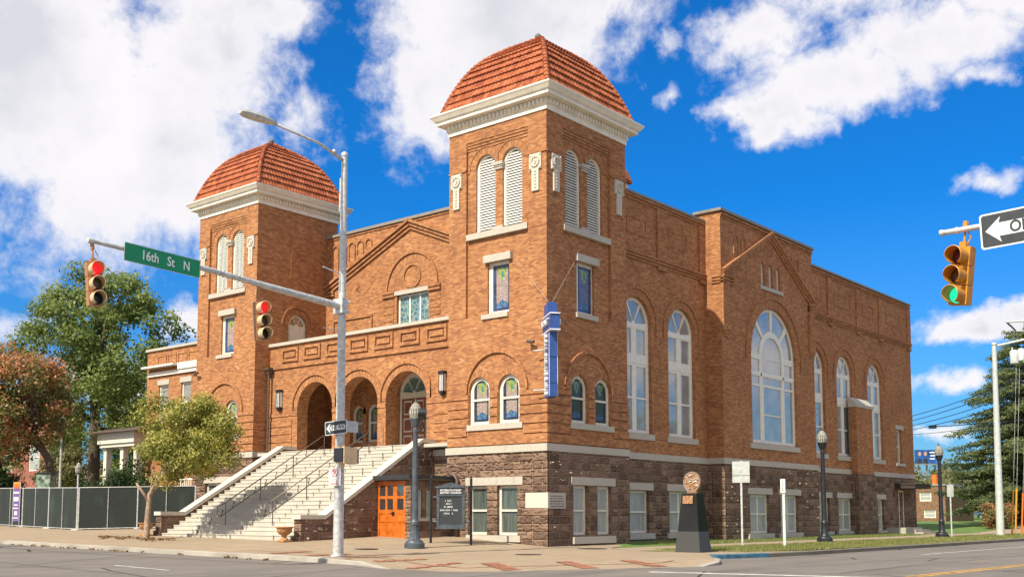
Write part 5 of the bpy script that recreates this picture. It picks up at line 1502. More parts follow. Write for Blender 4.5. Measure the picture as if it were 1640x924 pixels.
# ------------------------------------------------------------------ blue vertical sign on the corner of the tower
th = rad(-40)
ns = thing('vertical_sign', 'tall royal blue vertical church sign with a cross head hung on the tower corner', 'sign', (0, 0, 0), th)
mb = MB()
for r0, r1, z0, z1 in ((.22, 1.12, 6.98, 7.92), (.22, 1.10, 6.02, 6.965), (.22, 1.12, 5.52, 6.0)): mb.box(r0, r1, -.15, .15, z0, z1)
mb.build('stem', BLUEPAINT, ns, bev=.03)
mb = MB(); mb.box(.05, 1.40, -.18, .18, 7.93, 8.55); mb.build('cross_arms', BLUEPAINT, ns, bev=.035)
mb = MB(); mb.box(.35, .98, -.185, .185, 8.56, 8.98); mb.box(.42, .9, -.14, .14, 8.981, 9.04); mb.build('cross_head', BLUEPAINT, ns, bev=.03)
mb = MB()
for z in (7.93, 8.53): mb.box(.03, 1.45, -.195, .195, z-.015, z+.03)
for s in (-1, 1): mb.box(1.08, 1.11, s*.155-.008, s*.155+.008, 5.55, 7.9)
mb.build('edge_trim', NEON, ns)
letters = 'BAPTISTCHURCH'
for sgn in (-1, 1):
    Mx = Matrix.Rotation(pi/2, 4, 'X') if sgn < 0 else Matrix.Rotation(pi, 4, 'Z') @ Matrix.Rotation(pi/2, 4, 'X')
    for k, ch in enumerate(letters):
        x, z = .68*(1 if sgn < 0 else -1), 7.78-k*.178
        text('lettering', ch, NEON, ns, .21, Matrix.Translation((0, sgn*.195, 0)) @ Mx @ Matrix.Translation((x, z, 0)), .045, 'CENTER', 1.5, .008)
    text('lettering', '16TH ST', NEON, ns, .30, Matrix.Translation((0, sgn*.225, 0)) @ Mx @ Matrix.Translation((.72*(1 if sgn < 0 else -1), 8.25, 0)), .045, 'CENTER', .95, .008)
mb = MB(); R_ = Matrix.Rotation(-th, 4, 'Z')
for p in ((-1.55, 0, 11.1), (0, 1.75, 11.05)):
    q = R_ @ Vector(p); mb.tube([(.68, 0, 8.98), tuple(q)], .0045, 5)
for z in (7.35, 5.85): mb.tube([(.0, -.08, z), (.3, -.08, z)], .04, 6); mb.tube([(-.06, -.5, z), (.3, -.1, z)], .03, 6)
mb.build('stay_wires', GALV, ns)

# ------------------------------------------------------------------ urns beside the stair foot
def urn(loc, label):
    t = thing('stone_urn', label, 'urn', loc, 0, 'urns at the foot of the stair')
    mb = MB(); mb.box(-.2, .2, -.2, .2, 0, .07); mb.lathe([(.17, .07), (.16, .10), (.09, .15), (.075, .2), (.11, .24)], n=18); mb.build('pedestal', TERRA, t, smooth=True, sharp=35)
    n = 32; b = MB(); rings = []
    for r, z, f in ((.11, .24, 0), (.20, .29, .06), (.265, .37, .07), (.285, .45, .05), (.27, .48, 0), (.30, .505, 0), (.335, .53, 0), (.335, .555, 0), (.30, .555, 0), (.27, .46, 0), (.0, .42, 0)):
        rings.append([(r*(1-f*(k % 2))*cos(2*pi*k/n), r*(1-f*(k % 2))*sin(2*pi*k/n), z) for k in range(n)])
    b.loft(rings, True); b.build('bowl', TERRA, t, smooth=True, sharp=35)
urn((-7.0, -6.62, gz(-7.0, -6.62)), 'fluted terracotta urn at the right foot of the stair, near the signal pole')
urn((-16.15, -6.6, gz(-16.15, -6.6)), 'fluted terracotta urn at the left foot of the stair, beside the street tree')

# ------------------------------------------------------------------ other sign posts
def back_sign(loc, h, plates, pw, label, mat=GALV, name='sign_post', rz=0.):
    t = thing(name, label, 'sign', loc, rz)
    mb = MB(); mb.box(-pw, pw, -.02, .02, -.05, h); mb.build('post', mat, t)
    for w, z0, z1 in plates:
        mb = MB(); mb.box(-w/2, w/2, -.032, -.024, z0, z1); mb.build('panel', SIGNBACK, t, bev=.003)
    return t
back_sign((4.77, 6.06, 0), 3.3, [(.66, 2.74, 3.28), (.66, 2.46, 2.72)], .035, 'galvanised post carrying two blank sign backs beside the monument', rz=.35)
t = back_sign((6.02, 7.11, 0), 2.1, [], .055, 'short white post with a narrow edge-on sign on the verge', WHITEPOLE)
mb = MB(); mb.box(-.10, .10, -.06, -.05, 2.06, 2.60); mb.build('panel', SIGNWHITE, t)
mb = MB(); mb.box(-.03, .03, -.065, -.06, 2.12, 2.55); mb.build('faded_lettering', SIGNBACK, t)
back_sign((5.2, 29.2, 0), 2.9, [(.34, 2.2, 2.86)], .035, 'thin post with a rounded blank sign back past the far lantern post', rz=.5)

# ------------------------------------------------------------------ fence, banner and wheel stops on the left
def fence_run(A, B, n, label, grp):
    A, B = Vector(A), Vector(B)
    base = gz(A.x, A.y)
    t = thing('chain_link_fence', label, 'fence', (A.x, A.y, 0), 0, grp)
    H = 2.06
    for k in range(n):
        a, b = A+(B-A)*k/n, A+(B-A)*(k+1)/n; za, zb = gz(a.x, a.y), gz(b.x, b.y)
        ax, ay, bx, by = a.x-A.x, a.y-A.y, b.x-A.x, b.y-A.y; L = (b-a).length
        mb = MB(); mb.face([(ax, ay, za+.06), (bx, by, zb+.06), (bx, by, zb+H-.04), (ax, ay, za+H-.04)], [(k*L, 0), ((k+1)*L, 0), ((k+1)*L, 2), (k*L, 2)]); mb.build('screen_panel', GREENFAB, t)
        mb = MB(); mb.tube([(ax, ay, za+H-.03), (bx, by, zb+H-.03)], .024, 6); mb.tube([(ax, ay, za+.06), (bx, by, zb+.06)], .02, 6)
        m = ((ax+bx)/2, (ay+by)/2, (za+zb)/2); mb.tube([(m[0], m[1]-.02, m[2]), (m[0], m[1]-.02, m[2]+H-.04)], .02, 6); mb.build('rail', GALV, t)
    for k in range(n+1):
        a = A+(B-A)*k/n; z = gz(a.x, a.y)
        mb = MB(); mb.tube([(a.x-A.x, a.y-A.y, z-.1), (a.x-A.x, a.y-A.y, z+H)], .036, 8); mb.box(a.x-A.x-.3, a.x-A.x+.3, a.y-A.y-.12, a.y-A.y+.12, z, z+.05); mb.build('post', GALV, t)
fence_run((-52.0, -2.4), (-24.7, -5.05), 8, 'long run of green screened chain-link fence along the pavement', 'construction fence')
fence_run((-24.66, -5.0), (-21.4, -.72), 2, 'short return of dark screened fence running up to the left tower', 'construction fence')
bn = thing('banner_sign', 'narrow upright purple banner on two legs before the fence', 'banner', (-31.9, -4.55, gz(-31.9, -4.5)), rad(38))
def banner_mat():
    m, nt, b = new_mat('purple_printed_banner'); uv = nt.coord('Object')
    sp = nt.add('ShaderNodeSeparateXYZ'); nt.put(sp.inputs[0], uv); z = sp.outputs[2]
    c = nt.ramp(nt.math('DIVIDE', z, 2.4), [(0, (.16, .09, .30)), (.82, (.13, .07, .26)), (.84, (.75, .14, .03)), (.93, (.80, .30, .05)), (1, (.6, .2, .35))], 'CONSTANT')
    nt.put(b.inputs['Base Color'], c); b.inputs['Roughness'].default_value = .6; return m
mb = MB(); mb.box(-.19, .19, -.01, .01, .3, 2.35); p = mb.build('banner', banner_mat(), bn)
mb = MB()
for z, h, w in ((1.75, .10, .17), (1.35, .22, .15), (1.12, .06, .12), (.95, .06, .16), (.62, .20, .09), (.45, .05, .17)): mb.box(-w, w*.7, -.014, -.0105, z, z+h)
mb.build('pale_print', SIGNWHITE, p)
mb = MB()
for s in (-.18, .18): mb.tube([(s, 0, -.1), (s, 0, 2.35)], .02, 6)
mb.tube([(-.22, -.3, .02), (-.22, .3, .02)], .02, 6); mb.tube([(.22, -.3, .02), (.22, .3, .02)], .02, 6); mb.build('frame', GALV, bn)
# ------------------------------------------------------------------ vegetation
import numpy as np
def at(px, py, depth):
    """world point at a pixel of the photograph and a depth along the view axis"""
    r = Vector((cos(yaw), -sin(yaw), 0)); u = r.cross(fwd)
    return CAM+(fwd+r*((px-820)/1732.8)-u*((py-658)/1732.8))*depth
def leaves(name, clusters, size, mat, parent, seed=1, up=.35, flat=1., asp=.62):
    """many leaf-sized faces: clusters = (centre, (rx, ry, rz), count)"""
    R = np.random.default_rng(seed); V = []; A_ = []
    for (c, rad3, n) in clusters:
        d = R.normal(size=(n, 3)); d /= np.linalg.norm(d, axis=1)[:, None]
        rr = R.random(n)**.42
        pos = np.array(c)+d*rr[:, None]*np.array(rad3)*(1+.18*R.normal(size=(n, 1)))
        nrm = R.normal(size=(n, 3))*.8+d*.8+np.array([.0, -.45, up]); nrm /= np.linalg.norm(nrm, axis=1)[:, None]
        t = np.cross(nrm, R.normal(size=(n, 3))); t /= np.linalg.norm(t, axis=1)[:, None]; b = np.cross(nrm, t)
        s = size*R.uniform(.55, 1.25, n)[:, None]
        q = np.stack([pos-t*s*.5, pos+b*s*asp*.5+nrm*s*.08, pos+t*s*.5, pos-b*s*asp*.5+nrm*s*.08], 1)
        V.append(q.reshape(-1, 3)); A_.append(np.clip(R.random()*.42+R.random(n)*.5+.08*d[:, 2], 0, 1))
    V = np.concatenate(V); a = np.concatenate(A_); n = len(a)
    me = bpy.data.meshes.new(name); me.vertices.add(4*n); me.loops.add(4*n); me.polygons.add(n)
    me.vertices.foreach_set('co', V.astype(np.float32).ravel()); me.loops.foreach_set('vertex_index', np.arange(4*n, dtype=np.int32))
    me.polygons.foreach_set('loop_start', np.arange(0, 4*n, 4, dtype=np.int32))
    at_ = me.attributes.new('rnd', 'FLOAT', 'FACE'); at_.data.foreach_set('value', a.astype(np.float32))
    me.materials.append(mat); me.update(calc_edges=True); me.validate()
    o = bpy.data.objects.new(name, me); COL.objects.link(o); o.parent = parent
    return o
def ell_clusters(c, rad3, n, cr, cnt, rnd, lo=-1., shell=.55, taper=0.):
    out = []
    while len(out) < n:
        d = Vector((rnd.gauss(0, 1), rnd.gauss(0, 1), rnd.gauss(0, 1))).normalized()
        r = shell+(1-shell)*rnd.random()**.7 if rnd.random() < .78 else rnd.random()*shell
        if d.z*r < lo: continue
        k = rnd.uniform(.65, 1.3)*cr
        tp = 1-taper*(d.z*r)
        p = (c[0]+d.x*r*rad3[0]*tp, c[1]+d.y*r*rad3[1]*tp, c[2]+d.z*r*rad3[2])
        out.append((p, (k, k, k*.72), int(cnt*k*k/(cr*cr))))
    return out
def tree(name, label, loc, trunk_h, trunk_r, cc, rad3, ncl, cr, cnt, leaf, bark, size, seed, lo=-.8, group=None, nl=14, extra=(), fork=None, shell=.55, taper=0.):
    rnd = random.Random(seed)
    t = thing(name, label, 'tree', loc, 0, group)
    cl = ell_clusters(cc, rad3, ncl, cr, cnt, rnd, lo, shell, taper)+list(extra)
    mb = MB(); top = Vector((cc[0]*.06, cc[1]*.06, trunk_h)); hi = Vector((cc[0], cc[1], cc[2]+rad3[2]*.55))
    mb.tube([(0, 0, -.15), (0, 0, .12), (top.x*.5+rnd.uniform(-.04, .04), top.y*.5, trunk_h*.5), tuple(top), tuple((top+hi)/2+Vector((rnd.uniform(-.3, .3), rnd.uniform(-.3, .3), 0))), tuple(hi)], [trunk_r*1.5, trunk_r*1.12, trunk_r*.95, trunk_r*.85, trunk_r*.5, trunk_r*.12], 10)
    for k in range(nl):
        e = Vector(cl[rnd.randrange(ncl)][0]); f = rnd.uniform(.0, .8); s = top+(hi-top)*f*.6
        m = s+(e-s)*.5+Vector((0, 0, rnd.uniform(-.1, .25)*(e-s).length*.4))
        mb.tube([tuple(s), tuple(m), tuple(e)], [trunk_r*.42*(1-.4*f), trunk_r*.24, trunk_r*.06], 6)
    mb.build('trunk', bark, t, smooth=True)
    leaves('crown', cl, size, leaf, t, seed)
    return t
g0 = Vector((-45.5, 7.3, .9))
tree('oak_tree', 'tall spreading green oak behind the fence, left of the church', g0, 6.2, .42, (.3, 0, 10.6), (6.9, 6.3, 7.3), 200, 1.1, 260, LEAF_OAK, BARK, .27, 5, lo=-.75, nl=22, shell=.6, taper=.42)
tree('maple_tree', 'broad tree turning red at the left edge, over the fence', (-35.3, -.9, .65), 3.6, .26, (-2.6, -1.6, 6.9), (3.7, 3.7, 3.5), 120, .95, 260, LEAF_RED, BARK, .21, 8, lo=-.85, nl=14)
st_ = tree('street_tree', 'small yellow-green street tree standing in front of the stair', (-13.85, -8.0, gz(-13.85, -8.)), 1.75, .115, (1.15, .9, 3.9), (2.2, 2.1, 1.8), 120, .52, 230, LEAF_YEL, PALEBARK, .125, 21, lo=-.9, nl=16, shell=.45)
mb = MB(); mb.tube([(.02, 0, 1.55), (-.25, -.15, 1.95), (-.42, -.25, 2.2)], [.07, .05, .045], 8); mb.tube([(.02, 0, 1.5), (.2, .1, 2.0), (.4, .3, 2.7)], [.08, .06, .04], 8); mb.build('limb', PALEBARK, st_, smooth=True)

tk = tree('street_tree', 'broad green tree across the side street, out of the picture to the right', (41, 62, 0), 4.5, .3, (0, 0, 8.5), (6, 6, 5), 90, 1.5, 110, LEAF_OAK, BARK, .5, 44, nl=8, group='trees across the side street')
for x_, y_ in ((39, 50), (43, 75)): copy_tree(tk).location = (x_, y_, 0)
def bush(label, loc, rad3, leaf, size, ncl, cnt, seed, name='shrub', group=None):
    rnd = random.Random(seed); t = thing(name, label, 'shrub', loc, 0, group)
    cr = min(rad3)*.42
    cl = ell_clusters((0, 0, rad3[2]*.9), rad3, ncl, cr, cnt, rnd, -.9)
    mb = MB()
    for k in range(6):
        e = cl[rnd.randrange(ncl)][0]; mb.tube([(rnd.uniform(-.1, .1), rnd.uniform(-.1, .1), -.1), (e[0]*.4, e[1]*.4, e[2]*.5), e], [.05, .035, .01], 5)
    mb.build('stems', BARK, t); leaves('foliage', cl, size, leaf, t, seed)
    return t
def onground(px, depth):
    p = at(px, 823, depth); return Vector((p.x, p.y, gz(p.x, p.y)))
bush('large dark evergreen shrub behind the fence, left of the left tower', onground(203, 55.5), (1.6, 1.4, 1.75), LEAF_DK, .17, 60, 130, 3)
bush('low dark shrub behind the fence, at the foot of the oak', onground(152, 60), (1.5, 1.2, 1.25), LEAF_DK, .17, 40, 110, 4)
bush('dark shrub behind the fence at the extreme left edge', onground(2, 62), (1.2, 1.2, 1.9), LEAF_DK, .17, 40, 110, 6)
tree('garden_tree', 'small round tree behind the fence, between the brick house and the oak', onground(104, 84), 1.8, .14, (0, 0, 3.5), (2.5, 2.2, 2.0), 50, .75, 120, LEAF_FAR, BARK, .26, 12, nl=6)
tree('garden_tree', 'dense green tree behind the white porch', onground(205, 92), 2.5, .2, (0, 0, 6.0), (3.6, 3.2, 3.6), 70, 1.0, 120, LEAF_OAK, BARK, .3, 13, nl=6)
tree('garden_tree', 'green tree standing between the red maple and the oak, behind both', onground(40, 96), 2.5, .2, (0, 0, 6.0), (4.6, 3.6, 4.2), 80, 1.1, 110, LEAF_OAK, BARK, .32, 17, nl=6)

# the cedar on the right: tiers of drooping branches
def cedar(loc, H, R0, seed):
    rnd = random.Random(seed); t = thing('cedar_tree', 'large dark cedar with layered drooping branches at the right edge', 'tree', loc)
    mb = MB(); mb.tube([(0, 0, -.2), (0, 0, H*.5), (.1, 0, H)], [.42, .25, .03], 9)
    cl = []; z = 1.0
    while z < H*.97:
        f = z/H; n = int(9-5*f); a0 = rnd.uniform(0, 6.28)
        for k in range(n):
            a = a0+2*pi*k/n+rnd.uniform(-.3, .3); L = R0*(1-f)**.72*rnd.uniform(.62, 1.12)+.35
            e = Vector((cos(a)*L, sin(a)*L, z+L*rnd.uniform(-.10, .14)))
            m = Vector((cos(a)*L*.55, sin(a)*L*.55, z+L*.12))
            mb.tube([(0, 0, z-.1), tuple(m), tuple(e)], [.07*(1-f)+.03, .05*(1-f)+.02, .01], 5)
            ns_ = max(2, int(L/.62))
            for j in range(ns_):
                q = (j+1)/ns_; p = Vector((0, 0, z)).lerp(m, min(1, q*1.8)) if q < .55 else m.lerp(e, (q-.55)/.45)
                w = .30+.55*(1-abs(q-.6))*min(1, L/3.0)
                cl.append(((p.x, p.y, p.z-.06), (w, w, .17), int(80*w/.6)))
                # hanging sprays
                if rnd.random() < .5: cl.append(((p.x+rnd.uniform(-.3, .3), p.y+rnd.uniform(-.3, .3), p.z-.28), (w*.6, w*.6, .2), 28))
        z += rnd.uniform(.42, .72)*(1-.35*f)
    mb.build('trunk', BARK, t); leaves('crown', cl, .23, LEAF_CEDAR, t, seed, up=.8, asp=.42)
p = onground(1652, 85); cedar((p.x, p.y, p.z-.1), 16.2, 7.6, 7)
bush('rusty red-green round bush at the foot of the white pole', onground(1597, 78), (1.35, 1.3, 1.0), LEAF_RED, .16, 60, 110, 9)
bush('low green bush beyond the rusty bush at the right edge', onground(1636, 88), (1.3, 1.2, .8), LEAF_FAR, .18, 30, 90, 10)
# the wooded bank far behind: one mass
cl = []; rnd = random.Random(2)
for k in range(150):
    px = rnd.uniform(1440, 1640); d_ = rnd.uniform(135, 160); q = at(px, 823, d_); zt = rnd.uniform(.8, 6.2)
    cl.append(((q.x, q.y, zt+1), (2.0, 2.0, 1.3), 75))
wd = leaves('far_wood', cl, .55, LEAF_FAR, None, 2); wd['kind'] = 'stuff'
cl = []
for k in range(90):
    px = rnd.uniform(-60, 240); d_ = rnd.uniform(120, 150); q = at(px, 823, d_); cl.append(((q.x, q.y, rnd.uniform(1, 4.2)), (2.4, 2.4, 1.3), 60))
wd = leaves('far_wood', cl, .6, LEAF_FAR, None, 3); wd['kind'] = 'stuff'
# grass blades on the verge and lawn near the camera
def blades(name, boxes, n, seed, h=.07):
    R = np.random.default_rng(seed); me = bpy.data.meshes.new(name); V = []
    for (x0, x1, y0, y1, share) in boxes:
        m = int(n*share); x = R.uniform(x0, x1, m); y = R.uniform(y0, y1, m); z = np.array([gz(a, b) for a, b in zip(x, y)])+.005
        a = R.uniform(0, 2*pi, m); hh = h*R.uniform(.5, 1.4, m); w = .012
        tip = np.stack([x+R.normal(0, .025, m), y+R.normal(0, .025, m), z+hh], 1)
        V.append(np.stack([np.stack([x-w*np.cos(a), y-w*np.sin(a), z], 1), np.stack([x+w*np.cos(a), y+w*np.sin(a), z], 1), tip], 1).reshape(-1, 3))
    V = np.concatenate(V); n = len(V)//3
    me.vertices.add(3*n); me.loops.add(3*n); me.polygons.add(n); me.vertices.foreach_set('co', V.astype(np.float32).ravel()); me.loops.foreach_set('vertex_index', np.arange(3*n, dtype=np.int32)); me.polygons.foreach_set('loop_start', np.arange(0, 3*n, 3, dtype=np.int32))
    at_ = me.attributes.new('rnd', 'FLOAT', 'FACE'); at_.data.foreach_set('value', R.random(n).astype(np.float32))
    me.materials.append(leaf_mat('grass_blade', [(0, (.085, .125, .03)), (.5, (.19, .215, .06)), (.85, (.36, .33, .13)), (1, (.46, .40, .20))])); me.update(calc_edges=True)
    o = bpy.data.objects.new(name, me); COL.objects.link(o); o['kind'] = 'stuff'; return o
blades('grass', [(4.3, 8.0, .5, 8, .2), (4.35, 8.6, 3, 20, .34), (4.35, 8.7, 20, 40, .22), (.2, 1.9, 5.8, 34, .24)], 42000, 5)
# dry leaves round the street tree and along the kerb
cl = [((-13.6+rnd.uniform(-3.2, 1.6), -8.3+rnd.uniform(-.5, .5), 0), (.25, .2, .03), 14) for k in range(26)]
cl = [((c[0], c[1], gz(c[0], c[1])+.05), r, n) for c, r, n in cl]
cl += [((x_, -11.55+rnd.uniform(-.25, .12), rz_(x_, -11.5)+.03), (.22, .12, .02), 5) for x_ in [rnd.uniform(-26, -1) for k in range(46)]]
lv = leaves('fallen_leaves', cl, .13, LEAF_DRY, None, 4, up=2.); lv['kind'] = 'stuff'

# ------------------------------------------------------------------ neighbouring buildings
def simple_house(name, label, p0, p1, z0, z1, mat, roofmat, pitched=0., wins=(), rwins=()):
    t = thing(name, label, 'building', (p0[0], p0[1], 0))
    X, Y_ = p1[0]-p0[0], p1[1]-p0[1]
    mb = MB(); hl = [rect(a, b, c, d) for a, b, c, d in wins]
    wall(mb, Front(0), rect(0, X, z0, z1), hl, 0, .15); wall(mb, Side(X), rect(0, Y_, z0, z1), [rect(a, b, c, d) for a, b, c, d in rwins], 0, .15); wall(mb, Side(0, -1), rect(0, Y_, z0, z1)); wall(mb, Front(Y_), rect(0, X, z0, z1)); mb.build('wall', mat, t)
    mb = MB()
    if pitched: mb.loft([[(-.4, -.4, z1), (X+.4, -.4, z1), (X+.4, Y_+.4, z1), (-.4, Y_+.4, z1)], [(X*.15, Y_*.5, z1+pitched), (X*.85, Y_*.5, z1+pitched), (X*.85, Y_*.5+.01, z1+pitched), (X*.15, Y_*.5+.01, z1+pitched)]], True, (True, True))
    else: mb.box(-.1, X+.1, -.1, Y_+.1, z1, z1+.2)
    mb.build('roof', roofmat, t)
    for fr, W in ((Front(0), wins), (Side(X), rwins)):
        for a, b, c, d in W:
            m = MB(); mid_ = (c+d)/2; wall(m, fr, rect(a, b, c, d), [rect(a+.08, b-.08, c+.08, mid_-.03), rect(a+.08, b-.08, mid_+.03, d-.08)], .06, .05); f = m.build('window', WHITE, t)
            g = MB(); wall(g, fr, rect(a+.05, b-.05, c+.05, d-.05), (), .1); g.build('glass', BASEGLASS, f)
    return t
TANROOF = principled('tan_shingle_roof', (.36, .25, .17), .85, var=.2, vscale=3)
simple_house('brick_house', 'old red brick building behind the maple at the left edge', (-86, 12.6), (-62.3, 15.5), 0, 9.5, REDBRICK, DARKROOF, 0, [(20.3, 22.2, 4.9, 7.2), (15.5, 17.4, 4.9, 7.2), (10.5, 12.4, 4.9, 7.2)])
q = onground(148, 104); simple_house('bungalow', 'low house with a tan roof seen past the oak trunk', (q.x-5.5, q.y), (q.x+4.2, q.y+6), 0, 4.7, principled('cream_siding', (.5, .45, .38), .7), TANROOF, 1.9)
po = thing('white_porch', 'white painted porch with square columns beside the church wing', 'porch', (-33.3, .9, 0))
mb = MB(); mb.box(-.25, 3.6, -.1, 1.05, 5.25, 5.85); mb.box(-.15, 3.5, .0, .95, 5.05, 5.25); mb.build('entablature', TRIM, po)
mb = MB(); mb.loft([[(-.6, -.5, 5.85), (4.6, -.5, 5.85), (4.6, 1.09, 5.85), (-.6, 1.09, 5.85)], [(-.5, -.4, 5.95), (4.6, -.4, 5.95), (4.6, 1.09, 6.25), (-.5, 1.09, 6.25)]], True, (True, True)); mb.build('roof', PIPE, po)
for x in (.12, 1.9, 3.3):
    mb = MB(); mb.box(x-.16, x+.16, .2, .52, .6, 5.05); mb.box(x-.21, x+.21, .15, .57, 4.9, 5.048); mb.box(x-.21, x+.21, .15, .57, .6, .75); mb.build('column', TRIM, po)
mb = MB(); mb.box(-.3, 3.6, 0, 1.05, .3, 1.2); mb.build('deck', KERB, po)
rl = thing('white_railing', 'white picket railing between the fence and the left tower', 'railing', (-25.6, 1.0, 0))
mb = MB(); mb.box(0, 2.9, .0, .06, 3.05, 3.13); mb.box(0, 2.9, .0, .06, 2.1, 2.17)
for k in range(16): mb.box(.05+k*.185, .11+k*.185, .01, .05, 2.17, 3.05)
mb.build('rails', WHITE, rl)
gb = onground(72, 57.6); bx = thing('utility_cabinet', 'green and white metal cabinet showing above the fence', 'cabinet', (gb.x, gb.y, gb.z), rad(30))
mb = MB(); mb.box(-.4, .4, -.3, .3, 0, 2.75); mb.build('body', principled('mottled_green_cabinet', (.20, .27, .20), .6, var=.7, vscale=5), bx); mb = MB(); mb.box(-.44, .44, -.34, .34, 2.75, 2.82); mb.build('lid', DARKMETAL, bx)
q = onground(94, 70); lp_ = thing('street_lamp', 'thin grey street lamp rising behind the fence on the left', 'street lamp', q)
mb = MB(); mb.tube([(0, 0, 0), (0, 0, 6.2)], [.09, .07], 8); mb.build('post', GALV, lp_); mb = MB(); mb.lathe([(.09, 6.2), (.2, 6.3), (.22, 6.5), (.1, 6.7), (0, 6.75)], n=10); mb.build('globe', LAMPGLASS, lp_)
q = onground(123, 54.5); hd = thing('garden_lantern', 'small lantern on a post just behind the fence corner', 'lamp', q)
mb = MB(); mb.tube([(0, 0, 0), (0, 0, 2.7)], .05, 8); mb.build('post', GALV, hd); mb = MB(); mb.lathe([(.08, 2.7), (.16, 2.8), (.17, 3.05), (.06, 3.25), (0, 3.3)], n=10); mb.build('globe', LAMPGLASS, hd)

REDBRICK2 = brick_mat('brown_brick', [(.1, (.10, .05, .03)), (.5, (.20, .105, .06)), (.95, (.30, .19, .12))], (.25, .19, .14))
# low brick building on the right, with a drum on its roof
a = at(1515, 826, 110); b = at(1440, 826, 108)
lb = simple_house('brick_outbuilding', 'low tan brick building beyond the lawn, behind the church', (a.x-9, a.y), (a.x, a.y+9), 0, 4.15, REDBRICK2, SILVERROOF, 0, [(6.4, 7.6, 2.6, 3.5), (6.8, 8.0, .9, 1.7)])
dr_ = at(1497, 774, 112); d_ = thing('roof_drum', 'orange drum standing on the low brick building', 'drum', (dr_.x, dr_.y, 4.34)); mb = MB(); mb.lathe([(.27, 0), (.29, .05), (.27, .08), (.28, .5), (.29, .55), (.27, .58), (.27, 1.0), (.1, 1.02)], n=16); mb.build('drum', ORANGE, d_)
c_ = at(986, 300, 50)                             # a small tile-roofed turret behind the near tower
mb = MB(); mb.box(c_.x-.42, c_.x+.42, c_.y-.42, c_.y+.42, 14.7, 16.45); tr = mb.build('roof_turret', CORN, church)
mb = MB(); frus(mb, .58, .58, 0, .52, .52, .10); mb.loft([[(-.56, -.56, .10), (.56, -.56, .10), (.56, .56, .10), (-.56, .56, .10)], [(-.4, -.4, .6), (.4, -.4, .6), (.4, .4, .6), (-.4, .4, .6)], [(-.1, -.1, 1.0), (.1, -.1, 1.0), (.1, .1, 1.0), (-.1, .1, 1.0)]], True, (False, True))
mb.v = [(x+c_.x, y+c_.y, z+16.45) for x, y, z in mb.v]; mb.build('turret_roof', TILE, tr)
# billboard
bbm = principled('billboard_blue', (.02, .10, .36), .5, var=.5, vscale=.6)
b0, b1_ = at(1466, 738, 170), at(1504, 738, 170); bd_ = thing('billboard', 'distant blue billboard picturing two people in suits', 'billboard', ((b0.x+b1_.x)/2, (b0.y+b1_.y)/2, 0), math.atan2(b1_.y-b0.y, b1_.x-b0.x))
hw = (b1_-b0).length/2; z0, z1 = 9.2, 11.35
mb = MB(); mb.box(-hw, hw, 0, .3, z0, z1); pb = mb.build('panel', bbm, bd_)
mb = MB(); mb.box(-hw-.1, hw+.1, -.5, -.02, z0-.2, z0-.05)
for x in (-hw*.7, 0, hw*.7): mb.tube([(x, .3, -1), (x, .3, z0)], .15, 6)
mb.build('frame', SILVERROOF, bd_)
mb = MB()
for x in (-1.15, -.25): mb.lathe([(.0, 0)], (0, 0, 0), 4, (False, False)) if False else mb.face([(x+.24*cos(a_), -.01, z1-.62+.34*sin(a_)) for a_ in [2*pi*k/14 for k in range(14)]])
mb.build('pictured_faces', principled('printed_skin', (.50, .30, .23), .6), pb)
mb = MB()
for x in (-1.15, -.25): mb.face([(x-.4, -.012, z0), (x+.4, -.012, z0), (x+.32, -.012, z0+.75), (x-.32, -.012, z0+.75)])
mb.build('pictured_suits', SIGNBLACK, pb)
mb = MB()
for k, (x0, x1) in enumerate(((.4, 1.5), (.5, 1.7), (.4, 1.2))): mb.face([(x0, -.012, z1-.5-k*.5), (x1, -.012, z1-.5-k*.5), (x1, -.012, z1-.3-k*.5), (x0, -.012, z1-.3-k*.5)])
mb.build('pale_print', SIGNWHITE, pb)

# ------------------------------------------------------------------ poles and wires on the right
wp = thing('steel_pole', 'tall white leaning steel pole with a top arm at the right', 'pole', (5.76, 36.2, 0))
tp = at(1592, 552, 64)-Vector((5.76, 36.2, 0)); mb = MB(); mb.tube([(0, 0, -.1), tuple(tp*.5), tuple(tp)], [.23, .18, .13], 14); mb.tube([tuple(tp), tuple(tp+Vector((0, 0, .12)))], [.17, .15], 12); mb.build('shaft', WHITEPOLE, wp, smooth=True, sharp=50)
ta = at(1700, 530, 64)-Vector((5.76, 36.2, 0)); mb = MB(); mb.tube([tuple(tp+Vector((0, 0, -.1))), tuple(ta)], [.07, .05], 8); mb.build('arm', WHITEPOLE, wp, smooth=True)
ub = at(1650, 855, 66); up_ = thing('utility_pole', 'wooden utility pole with transformer and crossarm just off the right edge', 'utility pole', (ub.x, ub.y, 0))
def rel(px, py, d=66): return tuple(at(px, py, d)-Vector((ub.x, ub.y, 0)))
mb = MB(); mb.tube([(0, 0, -.1), rel(1652, 500)], [.2, .15], 10); mb.build('shaft', WOOD, up_)
mb = MB(); mb.tube([rel(1611, 516), rel(1690, 511)], .06, 6); mb.tube([rel(1626, 530), rel(1660, 530)], .05, 6); mb.tube([rel(1640, 580), rel(1650, 540)], .03, 6); mb.build('crossarm', WHITEPOLE, up_)
mb = MB(); mb.tube([rel(1613, 517), rel(1620, 523), rel(1627, 530)], .05, 6); mb.tube([rel(1627, 530), rel(1627, 562)], .015, 5); mb.build('insulators', DARKMETAL, up_)
mb = MB(); c_ = rel(1625, 582); mb.lathe([(.25, 0), (.26, .03), (.26, .72), (.22, .8)], c_, 14); mb.tube([(c_[0]-.1, c_[1], c_[2]+.8), (c_[0]-.1, c_[1], c_[2]+1.0)], .04, 6); mb.build('transformer', WHITEPOLE, up_, smooth=True, sharp=40)
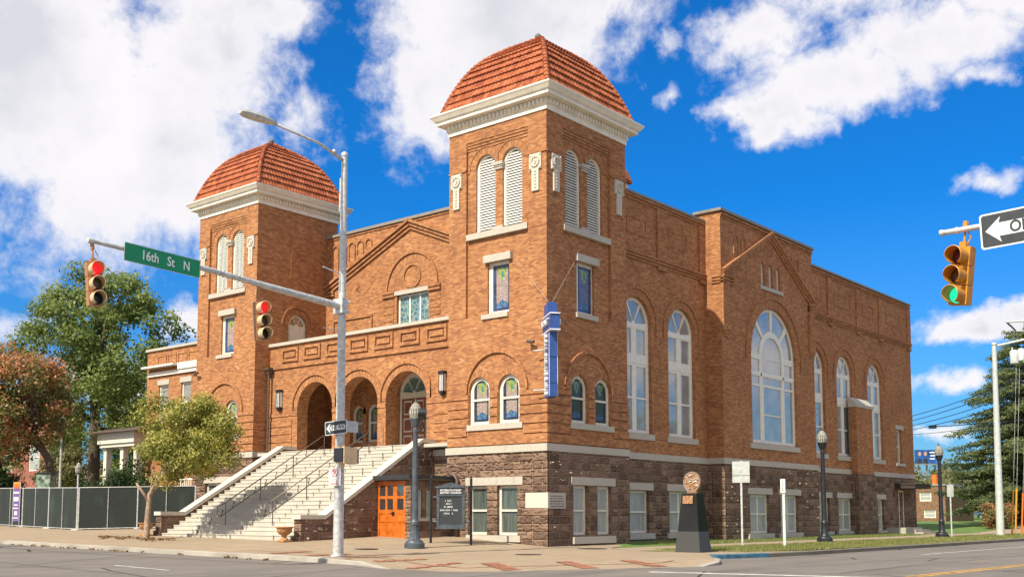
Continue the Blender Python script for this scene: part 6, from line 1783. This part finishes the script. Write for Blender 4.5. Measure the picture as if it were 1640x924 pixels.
mb = MB(); c_ = rel(1636, 577, 65); mb.lathe([(.16, 0), (.17, .03), (.17, .66), (.12, .72)], c_, 12); mb.build('switch_can', SIGNWHITE, up_, smooth=True, sharp=40)
mb = MB(); mb.tube([rel(1650, 672), rel(1590, 676), rel(1530, 681), rel(1496, 683)], [.035, .035, .03, .03], 6); mb.loft([[rel(1500, 680), rel(1500, 686), rel(1500, 686, 65.6), rel(1500, 680, 65.6)], [rel(1487, 681), rel(1487, 686), rel(1487, 686, 65.6), rel(1487, 681, 65.6)]], True, (True, True)); mb.build('lamp_arm', DARKMETAL, up_)
for i, (x0, y0, x1, y1, lab) in enumerate(((1350, 684, 1650, 598, 'topmost black cable running from the utility pole behind the church'), (1350, 690, 1650, 608, 'second black cable from the top behind the church end'), (1350, 694, 1650, 622, 'third black cable down behind the church end'), (1350, 698, 1650, 634, 'lowest of the four close black cables behind the church end'), (1350, 690, 1650, 668, 'thin level wire crossing low behind the church end'))):
    a, b = at(x1, y1, 66), at(x0, y0, 118); mb = MB()
    P_ = []
    for k in range(17):
        f = k/16; q = a.lerp(b, f); q.z -= 1.2*4*f*(1-f)*.6; P_.append(tuple(q))
    mb.tube(P_, .028 if i < 4 else .02, 5); tag(mb.build('overhead_cable', WIRE), lab, 'cable', 'overhead cables')
for i, (px, py, top, mat, lab) in enumerate(((1621, 857, (1628, 570), GUYYELLOW, 'yellow guarded guy wire nearest the white pole'), (1626.5, 855, (1633, 590), GUYYELLOW, 'yellow guarded guy wire in the middle of the three'), (1636.5, 855, (1644, 600), ORANGE, 'orange guarded guy wire nearest the right edge'))):
    base = at(px, py, 65.5); t = thing('guy_wire', lab, 'guy wire', base, 0, 'guy wires at the right edge'); tpv = at(*top, 66)-base
    mb = MB(); mb.tube([(0, 0, -.1), tuple(tpv)], .012, 5); mb.build('wire', GALV, t)
    mb = MB(); d = tpv.normalized(); mb.tube([tuple(d*.05), tuple(d*(2.75 if i < 2 else 2.5))], .055, 7); mb.build('guard', mat, t)
